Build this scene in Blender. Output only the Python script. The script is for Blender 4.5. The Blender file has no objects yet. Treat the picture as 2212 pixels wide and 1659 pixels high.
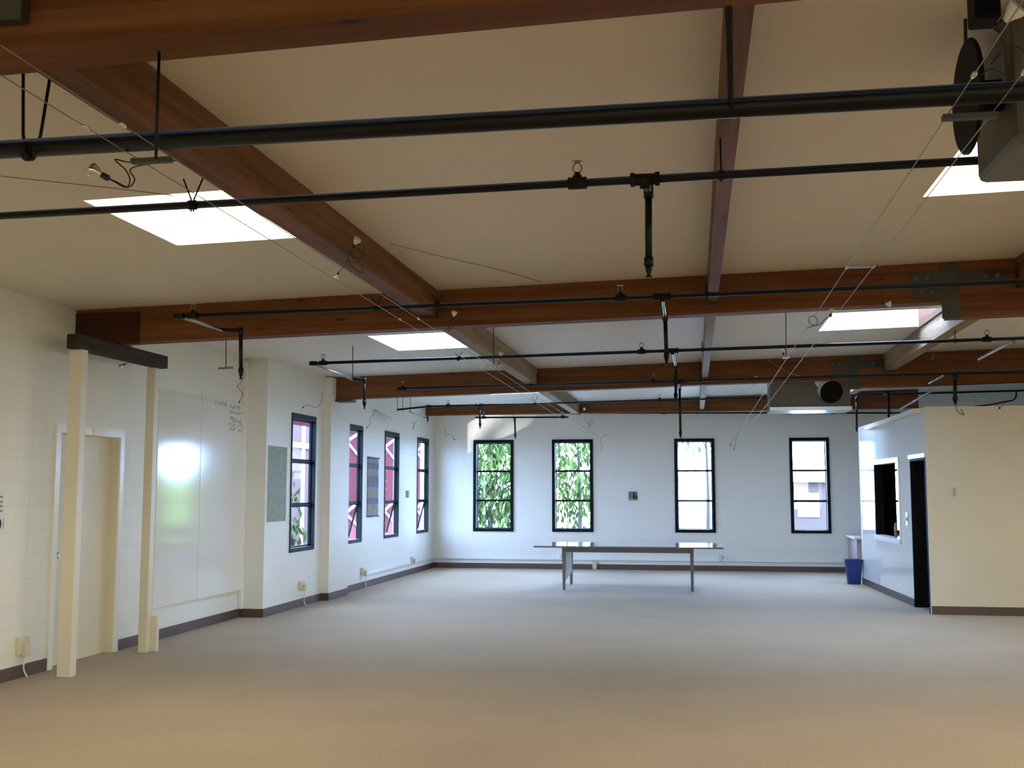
import bpy, math, random
from mathutils import Vector, Matrix, Quaternion

random.seed(7)
SC = bpy.context.scene
COL = SC.collection

# ------------------------------------------------------------------ camera
F_PX, YAW, PITCH, ROLL = 2351.3, 0.16472, 0.09834, 0.0004
cam_data = bpy.data.cameras.new('camera')
cam_data.sensor_width = 36.0
cam_data.lens = F_PX / 2212 * 36.0
cam_data.clip_start = 0.05
cam_data.clip_end = 300
cam = bpy.data.objects.new('camera', cam_data)
COL.objects.link(cam)
_f = Vector((-math.sin(YAW) * math.cos(PITCH), math.cos(YAW) * math.cos(PITCH), math.sin(PITCH)))
_r = Vector((math.cos(YAW), math.sin(YAW), 0))
_u = _r.cross(_f)
_r, _u = math.cos(ROLL) * _r + math.sin(ROLL) * _u, -math.sin(ROLL) * _r + math.cos(ROLL) * _u
_m = Matrix((_r, _u, -_f)).transposed().to_4x4()
_m.translation = (0, 0, 1.55)
cam.matrix_world = _m
SC.camera = cam

# ------------------------------------------------------------------ sky, exposure
SKY = 60.0
world = bpy.data.worlds.new('overcast_sky')
SC.world = world
world.use_nodes = True
wn = world.node_tree.nodes['Background']
wn.inputs['Color'].default_value = (0.425, 0.645, 1.02, 1)
wn.inputs['Strength'].default_value = SKY
SC.view_settings.view_transform = 'Standard'
SC.view_settings.look = 'None'
SC.view_settings.gamma = 1.0
SC.view_settings.exposure = 0.0
SC.view_settings.use_curve_mapping = False
try:
    SC.cycles.max_bounces = 10
    SC.cycles.diffuse_bounces = 6
    SC.cycles.glossy_bounces = 4
    SC.cycles.transparent_max_bounces = 12
    SC.cycles.sample_clamp_indirect = 8.0
    SC.cycles.caustics_reflective = False
    SC.cycles.caustics_refractive = False
    SC.cycles.use_denoising = True
except Exception:
    pass


def portal(center, normal, w, h):
    """daylight opening: a sampling portal for the sky light (emits nothing itself)"""
    d = bpy.data.lights.new('daylight_portal', 'AREA')
    d.shape = 'RECTANGLE'
    d.size, d.size_y = w, h
    d.cycles.is_portal = True
    o = bpy.data.objects.new('daylight_portal', d)
    COL.objects.link(o)
    n = Vector(normal).normalized()
    up = Vector((0, 0, 1)) if abs(n.z) < 0.9 else Vector((0, 1, 0))
    xx = up.cross(-n).normalized()
    yy = (-n).cross(xx)
    m = Matrix((xx, yy, -n)).transposed().to_4x4()
    m.translation = center
    o.matrix_world = m


# sunlight thrown up through the far left window by something shiny outside
gl_d = bpy.data.lights.new('sun_glint_outside', 'SPOT')
gl_d.energy = 4800
gl_d.color = (1.0, 0.95, 0.9)
gl_d.spot_size = math.radians(13)
gl_d.spot_blend = 0.15
gl_d.shadow_soft_size = 0.03
gl_o = bpy.data.objects.new('sun_glint_outside', gl_d)
COL.objects.link(gl_o)
gl_o.location = (-8.2, 19.0, 0.75)
gl_o.rotation_euler = (Vector((-5.27, 21.20, 2.37)) - gl_o.location).to_track_quat('-Z', 'Y').to_euler()

# ------------------------------------------------------------------ geometry of the place (metres)
X_A, X_B, Y_STEP = -5.58, -5.27, 12.95       # left wall: near (recessed) and far plane
Y_BACK, Y_FRONT, X_RIGHT = 21.95, -4.2, 8.0
ZC, SL = 3.348, 0.0248                       # roof pitch: z = ZC + SL * x


def zc(x):
    return ZC + SL * x


BEAM_Y = [(-3.05, -2.88), (3.10, 3.27), (9.12, 9.29), (15.30, 15.47), (21.15, 21.32)]
PURLIN_X = [(-2.315, -2.175), (0.138, 0.219), (2.57, 2.71), (5.0, 5.14)]
SKY_X = [(-3.54, -2.61), (1.44, 2.57)]
SKY_Y = [(-0.4, 0.85), (5.80, 7.00), (11.52, 12.81), (17.66, 18.95)]


# ------------------------------------------------------------------ materials
def new_mat(name):
    m = bpy.data.materials.new(name)
    m.use_nodes = True
    nt = m.node_tree
    b = nt.nodes['Principled BSDF']
    return m, nt, b


def N(nt, t, **kw):
    n = nt.nodes.new(t)
    for k, v in kw.items():
        setattr(n, k, v)
    return n


def mat_simple(name, col, rough=0.5, metal=0.0, var=0.0, scale=8.0, bump=0.0, bscale=60.0, spec=0.5, coat=0.0):
    m, nt, b = new_mat(name)
    b.inputs['Base Color'].default_value = (*col, 1)
    b.inputs['Roughness'].default_value = rough
    b.inputs['Metallic'].default_value = metal
    b.inputs['Specular IOR Level'].default_value = spec
    b.inputs['Coat Weight'].default_value = coat
    tc = N(nt, 'ShaderNodeTexCoord')
    if var > 0:
        no = N(nt, 'ShaderNodeTexNoise')
        no.inputs['Scale'].default_value = scale
        no.inputs['Detail'].default_value = 4
        nt.links.new(tc.outputs['Object'], no.inputs['Vector'])
        cr = N(nt, 'ShaderNodeValToRGB')
        cr.color_ramp.elements[0].position = 0.3
        cr.color_ramp.elements[1].position = 0.7
        cr.color_ramp.elements[0].color = (*[c * (1 - var) for c in col], 1)
        cr.color_ramp.elements[1].color = (*[min(1, c * (1 + var)) for c in col], 1)
        nt.links.new(no.outputs['Fac'], cr.inputs['Fac'])
        nt.links.new(cr.outputs['Color'], b.inputs['Base Color'])
    if bump > 0:
        n2 = N(nt, 'ShaderNodeTexNoise')
        n2.inputs['Scale'].default_value = bscale
        n2.inputs['Detail'].default_value = 3
        nt.links.new(tc.outputs['Object'], n2.inputs['Vector'])
        bp = N(nt, 'ShaderNodeBump')
        bp.inputs['Strength'].default_value = bump
        bp.inputs['Distance'].default_value = 0.01
        nt.links.new(n2.outputs['Fac'], bp.inputs['Height'])
        nt.links.new(bp.outputs['Normal'], b.inputs['Normal'])
    return m


def mat_block(name, col, axis, rough=0.45, spec=0.4):
    """painted concrete block: mortar joints as shallow relief"""
    m, nt, b = new_mat(name)
    tc = N(nt, 'ShaderNodeTexCoord')
    sp = N(nt, 'ShaderNodeSeparateXYZ')
    cb = N(nt, 'ShaderNodeCombineXYZ')
    nt.links.new(tc.outputs['Object'], sp.inputs[0])
    nt.links.new(sp.outputs['Y' if axis == 'x' else 'X'], cb.inputs['X'])
    nt.links.new(sp.outputs['Z'], cb.inputs['Y'])
    br = N(nt, 'ShaderNodeTexBrick')
    br.inputs['Scale'].default_value = 1.0
    br.inputs['Brick Width'].default_value = 0.406
    br.inputs['Row Height'].default_value = 0.203
    br.inputs['Mortar Size'].default_value = 0.006
    br.inputs['Mortar Smooth'].default_value = 0.6
    br.inputs['Color1'].default_value = (*col, 1)
    br.inputs['Color2'].default_value = (*[c * 0.985 for c in col], 1)
    br.inputs['Mortar'].default_value = (*[c * 0.955 for c in col], 1)
    nt.links.new(cb.outputs[0], br.inputs['Vector'])
    nt.links.new(br.outputs['Color'], b.inputs['Base Color'])
    no = N(nt, 'ShaderNodeTexNoise')
    no.inputs['Scale'].default_value = 45
    nt.links.new(tc.outputs['Object'], no.inputs['Vector'])
    mx = N(nt, 'ShaderNodeMath', operation='MULTIPLY_ADD')
    mx.inputs[1].default_value = -1.0
    nt.links.new(br.outputs['Fac'], mx.inputs[0])
    ml = N(nt, 'ShaderNodeMath', operation='MULTIPLY')
    ml.inputs[1].default_value = 0.5
    nt.links.new(no.outputs['Fac'], ml.inputs[0])
    nt.links.new(ml.outputs[0], mx.inputs[2])
    bp = N(nt, 'ShaderNodeBump')
    bp.inputs['Strength'].default_value = 0.25
    bp.inputs['Distance'].default_value = 0.006
    nt.links.new(mx.outputs[0], bp.inputs['Height'])
    nt.links.new(bp.outputs['Normal'], b.inputs['Normal'])
    b.inputs['Roughness'].default_value = rough
    b.inputs['Specular IOR Level'].default_value = spec
    return m


def mat_wood(name, dark, light, axis, lam=0.0, rough=0.55):
    """sawn timber, grain along the axis, optional glued laminations"""
    m, nt, b = new_mat(name)
    tc = N(nt, 'ShaderNodeTexCoord')
    mp = N(nt, 'ShaderNodeMapping')
    mp.inputs['Scale'].default_value = {'x': (0.6, 9, 13), 'y': (9, 0.6, 13), 'z': (9, 9, 0.6)}[axis]
    nt.links.new(tc.outputs['Object'], mp.inputs['Vector'])
    no = N(nt, 'ShaderNodeTexNoise')
    no.inputs['Scale'].default_value = 1.0
    no.inputs['Detail'].default_value = 7
    no.inputs['Roughness'].default_value = 0.62
    nt.links.new(mp.outputs['Vector'], no.inputs['Vector'])
    cr = N(nt, 'ShaderNodeValToRGB')
    cr.color_ramp.elements[0].position = 0.28
    cr.color_ramp.elements[1].position = 0.75
    cr.color_ramp.elements[0].color = (*dark, 1)
    cr.color_ramp.elements[1].color = (*light, 1)
    nt.links.new(no.outputs['Fac'], cr.inputs['Fac'])
    # knots: sparse dark spots
    mk = N(nt, 'ShaderNodeMapping')
    mk.inputs['Scale'].default_value = {'x': (1.0, 2.6, 5.5), 'y': (2.6, 1.0, 5.5), 'z': (4, 4, 1)}[axis]
    nt.links.new(tc.outputs['Object'], mk.inputs['Vector'])
    vo = N(nt, 'ShaderNodeTexVoronoi')
    vo.inputs['Scale'].default_value = 1.6
    nt.links.new(mk.outputs['Vector'], vo.inputs['Vector'])
    kr = N(nt, 'ShaderNodeValToRGB')
    kr.color_ramp.elements[0].position = 0.05
    kr.color_ramp.elements[1].position = 0.11
    kr.color_ramp.elements[0].color = (0.25, 0.2, 0.18, 1)
    kr.color_ramp.elements[1].color = (1, 1, 1, 1)
    nt.links.new(vo.outputs['Distance'], kr.inputs['Fac'])
    mu = N(nt, 'ShaderNodeMix', data_type='RGBA', blend_type='MULTIPLY')
    mu.inputs[0].default_value = 0.85
    nt.links.new(cr.outputs['Color'], mu.inputs[6])
    nt.links.new(kr.outputs['Color'], mu.inputs[7])
    last = mu.outputs[2]
    if lam > 0:
        # each lamination has its own tone
        sp = N(nt, 'ShaderNodeSeparateXYZ')
        nt.links.new(tc.outputs['Object'], sp.inputs[0])
        dv = N(nt, 'ShaderNodeMath', operation='DIVIDE')
        dv.inputs[1].default_value = lam
        nt.links.new(sp.outputs['Z'], dv.inputs[0])
        fl = N(nt, 'ShaderNodeMath', operation='FLOOR')
        nt.links.new(dv.outputs[0], fl.inputs[0])
        wh = N(nt, 'ShaderNodeTexWhiteNoise', noise_dimensions='1D')
        nt.links.new(fl.outputs[0], wh.inputs['W'])
        rm = N(nt, 'ShaderNodeMapRange')
        rm.inputs['To Min'].default_value = 0.84
        rm.inputs['To Max'].default_value = 1.12
        nt.links.new(wh.outputs['Value'], rm.inputs['Value'])
        m2 = N(nt, 'ShaderNodeMix', data_type='RGBA', blend_type='MULTIPLY')
        m2.inputs[0].default_value = 1.0
        nt.links.new(last, m2.inputs[6])
        nt.links.new(rm.outputs[0], m2.inputs[7])
        last = m2.outputs[2]
    nt.links.new(last, b.inputs['Base Color'])
    bp = N(nt, 'ShaderNodeBump')
    bp.inputs['Strength'].default_value = 0.2
    bp.inputs['Distance'].default_value = 0.004
    nt.links.new(no.outputs['Fac'], bp.inputs['Height'])
    nt.links.new(bp.outputs['Normal'], b.inputs['Normal'])
    b.inputs['Roughness'].default_value = rough
    b.inputs['Specular IOR Level'].default_value = 0.12
    return m


def mat_carpet():
    m, nt, b = new_mat('carpet')
    tc = N(nt, 'ShaderNodeTexCoord')
    n1 = N(nt, 'ShaderNodeTexNoise')
    n1.inputs['Scale'].default_value = 95
    n1.inputs['Detail'].default_value = 3
    n2 = N(nt, 'ShaderNodeTexNoise')
    n2.inputs['Scale'].default_value = 1.1
    n2.inputs['Detail'].default_value = 5
    for n in (n1, n2):
        nt.links.new(tc.outputs['Object'], n.inputs['Vector'])
    c1 = N(nt, 'ShaderNodeValToRGB')
    c1.color_ramp.elements[0].position = 0.3
    c1.color_ramp.elements[1].position = 0.72
    c1.color_ramp.elements[0].color = (0.262, 0.185, 0.110, 1)
    c1.color_ramp.elements[1].color = (0.420, 0.308, 0.198, 1)
    nt.links.new(n1.outputs['Fac'], c1.inputs['Fac'])
    rm = N(nt, 'ShaderNodeMapRange')
    rm.inputs['From Min'].default_value = 0.3
    rm.inputs['From Max'].default_value = 0.7
    rm.inputs['To Min'].default_value = 0.92
    rm.inputs['To Max'].default_value = 1.05
    nt.links.new(n2.outputs['Fac'], rm.inputs['Value'])
    mu = N(nt, 'ShaderNodeMix', data_type='RGBA', blend_type='MULTIPLY')
    mu.inputs[0].default_value = 1
    nt.links.new(c1.outputs['Color'], mu.inputs[6])
    nt.links.new(rm.outputs[0], mu.inputs[7])
    nt.links.new(mu.outputs[2], b.inputs['Base Color'])
    b.inputs['Roughness'].default_value = 0.9
    b.inputs['Specular IOR Level'].default_value = 0.25
    b.inputs['Sheen Weight'].default_value = 0.25
    b.inputs['Sheen Roughness'].default_value = 0.5
    bp = N(nt, 'ShaderNodeBump')
    bp.inputs['Strength'].default_value = 0.5
    bp.inputs['Distance'].default_value = 0.01
    nt.links.new(n1.outputs['Fac'], bp.inputs['Height'])
    nt.links.new(bp.outputs['Normal'], b.inputs['Normal'])
    return m


def mat_glass(name, tint=(1, 1, 1), gloss=1.0):
    """thin flat pane: sees straight through, mirrors at grazing angles"""
    m = bpy.data.materials.new(name)
    m.use_nodes = True
    nt = m.node_tree
    nt.nodes.clear()
    out = N(nt, 'ShaderNodeOutputMaterial')
    tr = N(nt, 'ShaderNodeBsdfTransparent')
    tr.inputs['Color'].default_value = (*tint, 1)
    gl = N(nt, 'ShaderNodeBsdfGlossy')
    gl.inputs['Roughness'].default_value = 0.02
    fr = N(nt, 'ShaderNodeFresnel')
    fr.inputs['IOR'].default_value = 1.5
    mm = N(nt, 'ShaderNodeMath', operation='MULTIPLY')
    mm.inputs[1].default_value = gloss
    nt.links.new(fr.outputs[0], mm.inputs[0])
    mx = N(nt, 'ShaderNodeMixShader')
    nt.links.new(mm.outputs[0], mx.inputs[0])
    nt.links.new(tr.outputs[0], mx.inputs[1])
    nt.links.new(gl.outputs[0], mx.inputs[2])
    nt.links.new(mx.outputs[0], out.inputs['Surface'])
    return m


def mat_leaf(name, c0, c1):
    m, nt, b = new_mat(name)
    tc = N(nt, 'ShaderNodeTexCoord')
    no = N(nt, 'ShaderNodeTexNoise')
    no.inputs['Scale'].default_value = 2.2
    no.inputs['Detail'].default_value = 3
    nt.links.new(tc.outputs['Object'], no.inputs['Vector'])
    cr = N(nt, 'ShaderNodeValToRGB')
    cr.color_ramp.elements[0].position = 0.35
    cr.color_ramp.elements[1].position = 0.65
    cr.color_ramp.elements[0].color = (*c0, 1)
    cr.color_ramp.elements[1].color = (*c1, 1)
    nt.links.new(no.outputs['Fac'], cr.inputs['Fac'])
    nt.links.new(cr.outputs['Color'], b.inputs['Base Color'])
    b.inputs['Roughness'].default_value = 0.6
    b.inputs['Specular IOR Level'].default_value = 0.06
    return m


WALL = (0.80, 0.79, 0.74)
M_WALL_X = mat_block('painted_block_side', WALL, 'x')
M_WALL_Y = mat_block('painted_block_back', WALL, 'y')
M_PLASTER = mat_simple('cream_plaster', (0.70, 0.635, 0.51), 0.6, bump=0.08, var=0.02, scale=3)
M_SEMIGLOSS = mat_simple('semigloss_wall', (0.80, 0.80, 0.77), 0.05, spec=0.55)
M_CEIL = mat_simple('ceiling_paint', (0.78, 0.74, 0.66), 0.5, var=0.025, scale=1.2, bump=0.05, bscale=9, spec=0.35)
M_WHITE = mat_simple('white_gloss_trim', (0.84, 0.83, 0.80), 0.22, spec=0.5)
M_CREAM = mat_simple('cream_paint', (0.72, 0.685, 0.59), 0.4, var=0.02, scale=4)
M_DOOR = mat_simple('beige_door_paint', (0.72, 0.67, 0.56), 0.42, var=0.02, scale=3)
M_BASE = mat_simple('brown_cove_base', (0.095, 0.058, 0.045), 0.45, var=0.08, scale=3)
M_BEAM = mat_wood('glulam_redwood', (0.102, 0.036, 0.014), (0.232, 0.092, 0.034), 'x', lam=0.038)
M_PURLIN = mat_wood('purlin_timber', (0.070, 0.032, 0.017), (0.290, 0.130, 0.064), 'y')
M_PURLIN2 = mat_wood('weathered_purlin_timber', (0.150, 0.096, 0.055), (0.43, 0.315, 0.20), 'y')  # paler than the near purlins, for the bays past the second beam
M_LINTEL = mat_wood('dark_lintel_timber', (0.022, 0.018, 0.013), (0.070, 0.055, 0.040), 'y', rough=0.7)
M_PIPE = mat_simple('black_iron_pipe', (0.006, 0.007, 0.007), 0.40, var=0.2, scale=6, spec=0.22)
M_FIT = mat_simple('black_cast_fitting', (0.008, 0.007, 0.007), 0.5, bump=0.1, spec=0.2)
M_STEEL = mat_simple('grey_steel', (0.42, 0.46, 0.47), 0.35, metal=0.9, var=0.1)
M_METAL_SHEEN = mat_simple('pale_galvanised', (0.50, 0.56, 0.62), 0.25, metal=0.9, var=0.1, scale=14)  # on pipe arms and duct underside this pale colour paints in reflected light
M_BRASS = mat_simple('dull_brass', (0.30, 0.20, 0.10), 0.4, metal=0.8)
M_BRACKET = mat_simple('grey_steel_bracket', (0.054, 0.051, 0.044), 0.5, metal=0.3, var=0.15)
M_BOLT = mat_simple('dull_bolt_steel', (0.10, 0.098, 0.088), 0.55, metal=0.3)
M_DUCT = mat_simple('grey_sheet_metal', (0.150, 0.145, 0.125), 0.5, metal=0.2, var=0.06, scale=2)
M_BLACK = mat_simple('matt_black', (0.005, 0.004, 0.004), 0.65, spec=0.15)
M_FRAME = mat_simple('dark_green_black_frame', (0.004, 0.007, 0.009), 0.55, spec=0.12)
M_GLASS = mat_glass('window_glass', (1, 1, 1), 0.5)
M_GLASS_L = mat_glass('grey_tinted_glass', (0.63, 0.63, 0.65), 0.02)  # grey tint added only to cut the daylight through the left windows
M_GLASS2 = mat_glass('tinted_interior_glass', (0.26, 0.28, 0.25))  # dark tint stands in for the shade of the office interior
M_SKYLIGHT = mat_glass('amber_acrylic', (1.0, 0.775, 0.515), 0.6)  # amber tint put in to warm the daylight over the near half
M_SKYLIGHT2 = mat_glass('clear_acrylic', (0.77, 0.75, 0.75), 0.6)  # grey tint put in to dim the far skylights and keep their light cool
M_SIDEPANE = mat_glass('bronze_glass', (0.86, 0.69, 0.48), 0.6)  # warm tint added so the unseen windows give warm light
M_CARPET = mat_carpet()
M_PANEL = mat_simple('glossy_white_board', (0.82, 0.82, 0.80), 0.10, spec=0.85)
M_WIRE = mat_simple('dark_wire', (0.020, 0.018, 0.015), 0.5)
M_CABLE = mat_simple('steel_cable', (0.30, 0.28, 0.25), 0.35, metal=0.7)
M_BULB = mat_simple('glass_reflector', (0.80, 0.78, 0.66), 0.12, metal=0.75)
M_LAMPW = mat_simple('white_ceramic', (0.85, 0.83, 0.74), 0.3)
M_PLASTIC = mat_simple('ivory_plastic', (0.66, 0.61, 0.48), 0.35)
M_CORD = mat_simple('white_cord', (0.80, 0.78, 0.72), 0.4)
M_TABLE = mat_simple('grey_laminate', (0.40, 0.40, 0.40), 0.07, spec=0.6)
M_TABLE_EDGE = mat_simple('brown_grey_table_paint', (0.135, 0.122, 0.135), 0.4)
M_TABLE_PAN = mat_simple('pale_end_panel', (0.50, 0.52, 0.54), 0.35)
M_BLUE = mat_simple('blue_plastic', (0.003, 0.028, 0.18), 0.45)
M_INK = mat_simple('blue_marker_ink', (0.60, 0.63, 0.70), 0.6)
M_PAPER = mat_simple('white_paper', (0.78, 0.78, 0.80), 0.7)
M_DKINK = mat_simple('navy_print', (0.012, 0.012, 0.04), 0.6)
M_GRINK = mat_simple('grey_green_print', (0.25, 0.32, 0.34), 0.6)
M_RED = mat_simple('red_siding', (0.098, 0.028, 0.034), 0.8, spec=0.0, var=0.08, scale=3)
M_LILAC = mat_simple('grey_lilac_siding', (0.120, 0.078, 0.072), 0.8, spec=0.0, var=0.1, scale=2)
M_TRIM = mat_simple('white_exterior_trim', (0.42, 0.40, 0.40), 0.8, spec=0.0)
M_BRONZE = mat_simple('dark_exterior_trim', (0.002, 0.002, 0.002), 0.7, spec=0.1)
M_PAVE = mat_simple('pale_paving', (0.20, 0.20, 0.19), 0.9, spec=0.0, var=0.1, scale=1)
M_PALEB = mat_simple('pale_blue_siding', (0.044, 0.033, 0.031), 0.8, spec=0.0, var=0.05)
M_LEAF = mat_leaf('fresh_leaves', (0.014, 0.026, 0.0065), (0.050, 0.078, 0.020))
M_HEDGE = mat_leaf('hedge_leaves', (0.150, 0.240, 0.050), (0.230, 0.330, 0.090))
M_BARK = mat_simple('bark', (0.008, 0.006, 0.005), 0.9, bump=0.4)


# ------------------------------------------------------------------ mesh helpers
class MB:
    def __init__(s):
        s.v, s.f, s.sm = [], [], []

    def face(s, pts, smooth=False):
        i = len(s.v)
        s.v += [tuple(p) for p in pts]
        s.f.append(tuple(range(i, i + len(pts))))
        s.sm.append(smooth)
        return s

    def hexa(s, p):
        """8 corners: 4 bottom ccw, 4 top ccw"""
        i = len(s.v)
        s.v += [tuple(q) for q in p]
        for f in ((3, 2, 1, 0), (4, 5, 6, 7), (0, 1, 5, 4), (1, 2, 6, 5), (2, 3, 7, 6), (3, 0, 4, 7)):
            s.f.append(tuple(i + k for k in f))
            s.sm.append(False)
        return s

    def box(s, a, b):
        x0, x1 = sorted((a[0], b[0]))
        y0, y1 = sorted((a[1], b[1]))
        z0, z1 = sorted((a[2], b[2]))
        return s.hexa([(x0, y0, z0), (x1, y0, z0), (x1, y1, z0), (x0, y1, z0),
                       (x0, y0, z1), (x1, y0, z1), (x1, y1, z1), (x0, y1, z1)])

    def beam(s, a, b, w, h, up=(0, 0, 1)):
        """rectangular bar from a to b, width w sideways, height h along up"""
        a, b = Vector(a), Vector(b)
        d = (b - a).normalized()
        sd = d.cross(Vector(up))
        if sd.length < 1e-5:
            sd = d.cross(Vector((1, 0, 0)))
        sd.normalize()
        uu = sd.cross(d).normalized()
        sd *= w / 2
        uu *= h / 2
        return s.hexa([a - sd - uu, a + sd - uu, b + sd - uu, b - sd - uu,
                       a - sd + uu, a + sd + uu, b + sd + uu, b - sd + uu])

    def tube(s, pts, r, n=8, caps=True):
        pts = [Vector(p) for p in pts]
        if not isinstance(r, (list, tuple)):
            r = [r] * len(pts)
        i0 = len(s.v)
        t0 = (pts[1] - pts[0]).normalized()
        ref = Vector((0, 0, 1)) if abs(t0.z) < 0.9 else Vector((1, 0, 0))
        nn = t0.cross(ref).normalized()
        prev = t0
        for k, p in enumerate(pts):
            if k == 0:
                t = t0
            elif k == len(pts) - 1:
                t = (pts[k] - pts[k - 1]).normalized()
            else:
                t = ((pts[k + 1] - pts[k]).normalized() + (pts[k] - pts[k - 1]).normalized())
                t = t.normalized() if t.length > 1e-6 else prev
            nn = (nn - t * nn.dot(t))
            nn = nn.normalized() if nn.length > 1e-6 else t.orthogonal().normalized()
            bb = t.cross(nn)
            for j in range(n):
                a = 2 * math.pi * j / n
                s.v.append(tuple(p + (nn * math.cos(a) + bb * math.sin(a)) * r[k]))
            prev = t
        for k in range(len(pts) - 1):
            for j in range(n):
                a, b = i0 + k * n + j, i0 + k * n + (j + 1) % n
                s.f.append((a, b, b + n, a + n))
                s.sm.append(True)
        if caps:
            s.f.append(tuple(reversed(range(i0, i0 + n))))
            s.f.append(tuple(range(i0 + (len(pts) - 1) * n, i0 + len(pts) * n)))
            s.sm += [False, False]
        return s

    def cyl(s, a, b, r, n=12):
        return s.tube([a, b], r, n)

    def lathe(s, prof, o, axis=(0, 0, 1), n=16):
        """prof: list of (radius, height along axis)"""
        o, ax = Vector(o), Vector(axis).normalized()
        e1 = ax.orthogonal().normalized()
        e2 = ax.cross(e1)
        i0 = len(s.v)
        for r, h in prof:
            for j in range(n):
                a = 2 * math.pi * j / n
                s.v.append(tuple(o + ax * h + (e1 * math.cos(a) + e2 * math.sin(a)) * max(r, 1e-5)))
        for k in range(len(prof) - 1):
            for j in range(n):
                a, b = i0 + k * n + j, i0 + k * n + (j + 1) % n
                s.f.append((a, b, b + n, a + n))
                s.sm.append(True)
        s.f.append(tuple(reversed(range(i0, i0 + n))))
        s.f.append(tuple(range(i0 + (len(prof) - 1) * n, i0 + len(prof) * n)))
        s.sm += [False, False]
        return s

    def prism(s, poly, d):
        """extrude a planar polygon along vector d"""
        d = Vector(d)
        i0, n = len(s.v), len(poly)
        s.v += [tuple(p) for p in poly] + [tuple(Vector(p) + d) for p in poly]
        s.f.append(tuple(reversed(range(i0, i0 + n))))
        s.f.append(tuple(range(i0 + n, i0 + 2 * n)))
        s.sm += [False, False]
        for j in range(n):
            k = (j + 1) % n
            s.f.append((i0 + j, i0 + k, i0 + n + k, i0 + n + j))
            s.sm.append(False)
        return s

    def build(s, name, mat, parent=None, origin=None, bevel=0.0):
        base = None
        if parent is not None:
            base = Vector(parent['_o'])
        elif origin is not None:
            base = Vector(origin)
        else:
            base = Vector((0, 0, 0))
        me = bpy.data.meshes.new(name)
        me.from_pydata([tuple(Vector(p) - base) for p in s.v], [], s.f)
        me.polygons.foreach_set('use_smooth', s.sm)
        me.materials.append(mat)
        me.validate()
        me.update()
        o = bpy.data.objects.new(name, me)
        COL.objects.link(o)
        if parent is not None:
            o.parent = parent
        else:
            o.location = base
        o['_o'] = tuple(base)
        if bevel > 0:
            b = o.modifiers.new('bevel', 'BEVEL')
            b.width = bevel
            b.segments = 2
            b.limit_method = 'ANGLE'
        return o


def thing(name, label, cat, loc=(0, 0, 0), group=None):
    o = bpy.data.objects.new(name, None)
    COL.objects.link(o)
    o.location = loc
    o.empty_display_size = 0.1
    o['_o'] = tuple(loc)
    return tag(o, label, cat, group)


def tag(o, label, cat, group=None):
    o['label'] = label
    o['category'] = cat
    if group:
        o['group'] = group
    return o


def struct(o, label=None, cat=None):
    o['kind'] = 'structure'
    if label:
        o['label'] = label
        o['category'] = cat
    return o


def struct_empty(name, loc, label, cat):
    o = bpy.data.objects.new(name, None)
    COL.objects.link(o)
    o.location = loc
    o['_o'] = tuple(loc)
    return struct(o, label, cat)


def spline(pts, k=6):
    """smooth polyline through the points"""
    P = [Vector(p) for p in pts]
    P = [2 * P[0] - P[1]] + P + [2 * P[-1] - P[-2]]
    out = []
    for i in range(1, len(P) - 2):
        for j in range(k):
            t = j / k
            a, b, c, d = P[i - 1], P[i], P[i + 1], P[i + 2]
            out.append(0.5 * ((2 * b) + (c - a) * t + (2 * a - 5 * b + 4 * c - d) * t * t + (3 * b - a - 3 * c + d) * t ** 3))
    out.append(P[-2])
    return out


def holed(mb, mp, u0, u1, v0, v1, holes, t):
    """wall slab with rectangular holes; mp(u, v, depth) gives the point; t = thickness"""
    us = sorted({u0, u1, *[h[0] for h in holes], *[h[1] for h in holes]})
    vs = sorted({v0, v1, *[h[2] for h in holes], *[h[3] for h in holes]})
    us = [u for u in us if u0 <= u <= u1]
    vs = [v for v in vs if v0 <= v <= v1]

    def solid(a, b, c, d):
        m, n = (a + b) / 2, (c + d) / 2
        return not any(h[0] < m < h[1] and h[2] < n < h[3] for h in holes)
    for a, b in zip(us, us[1:]):
        for c, d in zip(vs, vs[1:]):
            if solid(a, b, c, d):
                mb.face([mp(a, c, 0), mp(b, c, 0), mp(b, d, 0), mp(a, d, 0)])
                mb.face([mp(a, d, t), mp(b, d, t), mp(b, c, t), mp(a, c, t)])
    for a, b, c, d in list(holes):
        mb.face([mp(a, c, 0), mp(a, d, 0), mp(a, d, t), mp(a, c, t)])
        mb.face([mp(b, d, 0), mp(b, c, 0), mp(b, c, t), mp(b, d, t)])
        mb.face([mp(a, d, 0), mp(b, d, 0), mp(b, d, t), mp(a, d, t)])
        if c > v0:
            mb.face([mp(b, c, 0), mp(a, c, 0), mp(a, c, t), mp(b, c, t)])
    for a in (u0, u1):
        mb.face([mp(a, v0, 0), mp(a, v1, 0), mp(a, v1, t), mp(a, v0, t)])
    mb.face([mp(u0, v1, 0), mp(u1, v1, 0), mp(u1, v1, t), mp(u0, v1, t)])
    return mb


# ------------------------------------------------------------------ the room shell
struct(MB().box((X_A - 0.3, Y_FRONT - 0.2, -0.12), (X_RIGHT + 0.2, Y_BACK + 0.2, 0)).build('floor', M_CARPET),
       'tan loop carpet covering the whole empty hall', 'floor')

sky_holes = [(a, b, c, d) for a, b in SKY_X for c, d in SKY_Y]
mbc = holed(MB(), lambda u, v, d: (u, v, zc(u) + d), X_A - 0.3, X_RIGHT + 0.2, Y_FRONT - 0.2, Y_BACK + 0.2, sky_holes, 0.12)
struct(mbc.build('ceiling', M_CEIL), 'off-white sloping ceiling boards between the timber beams', 'ceiling')

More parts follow.
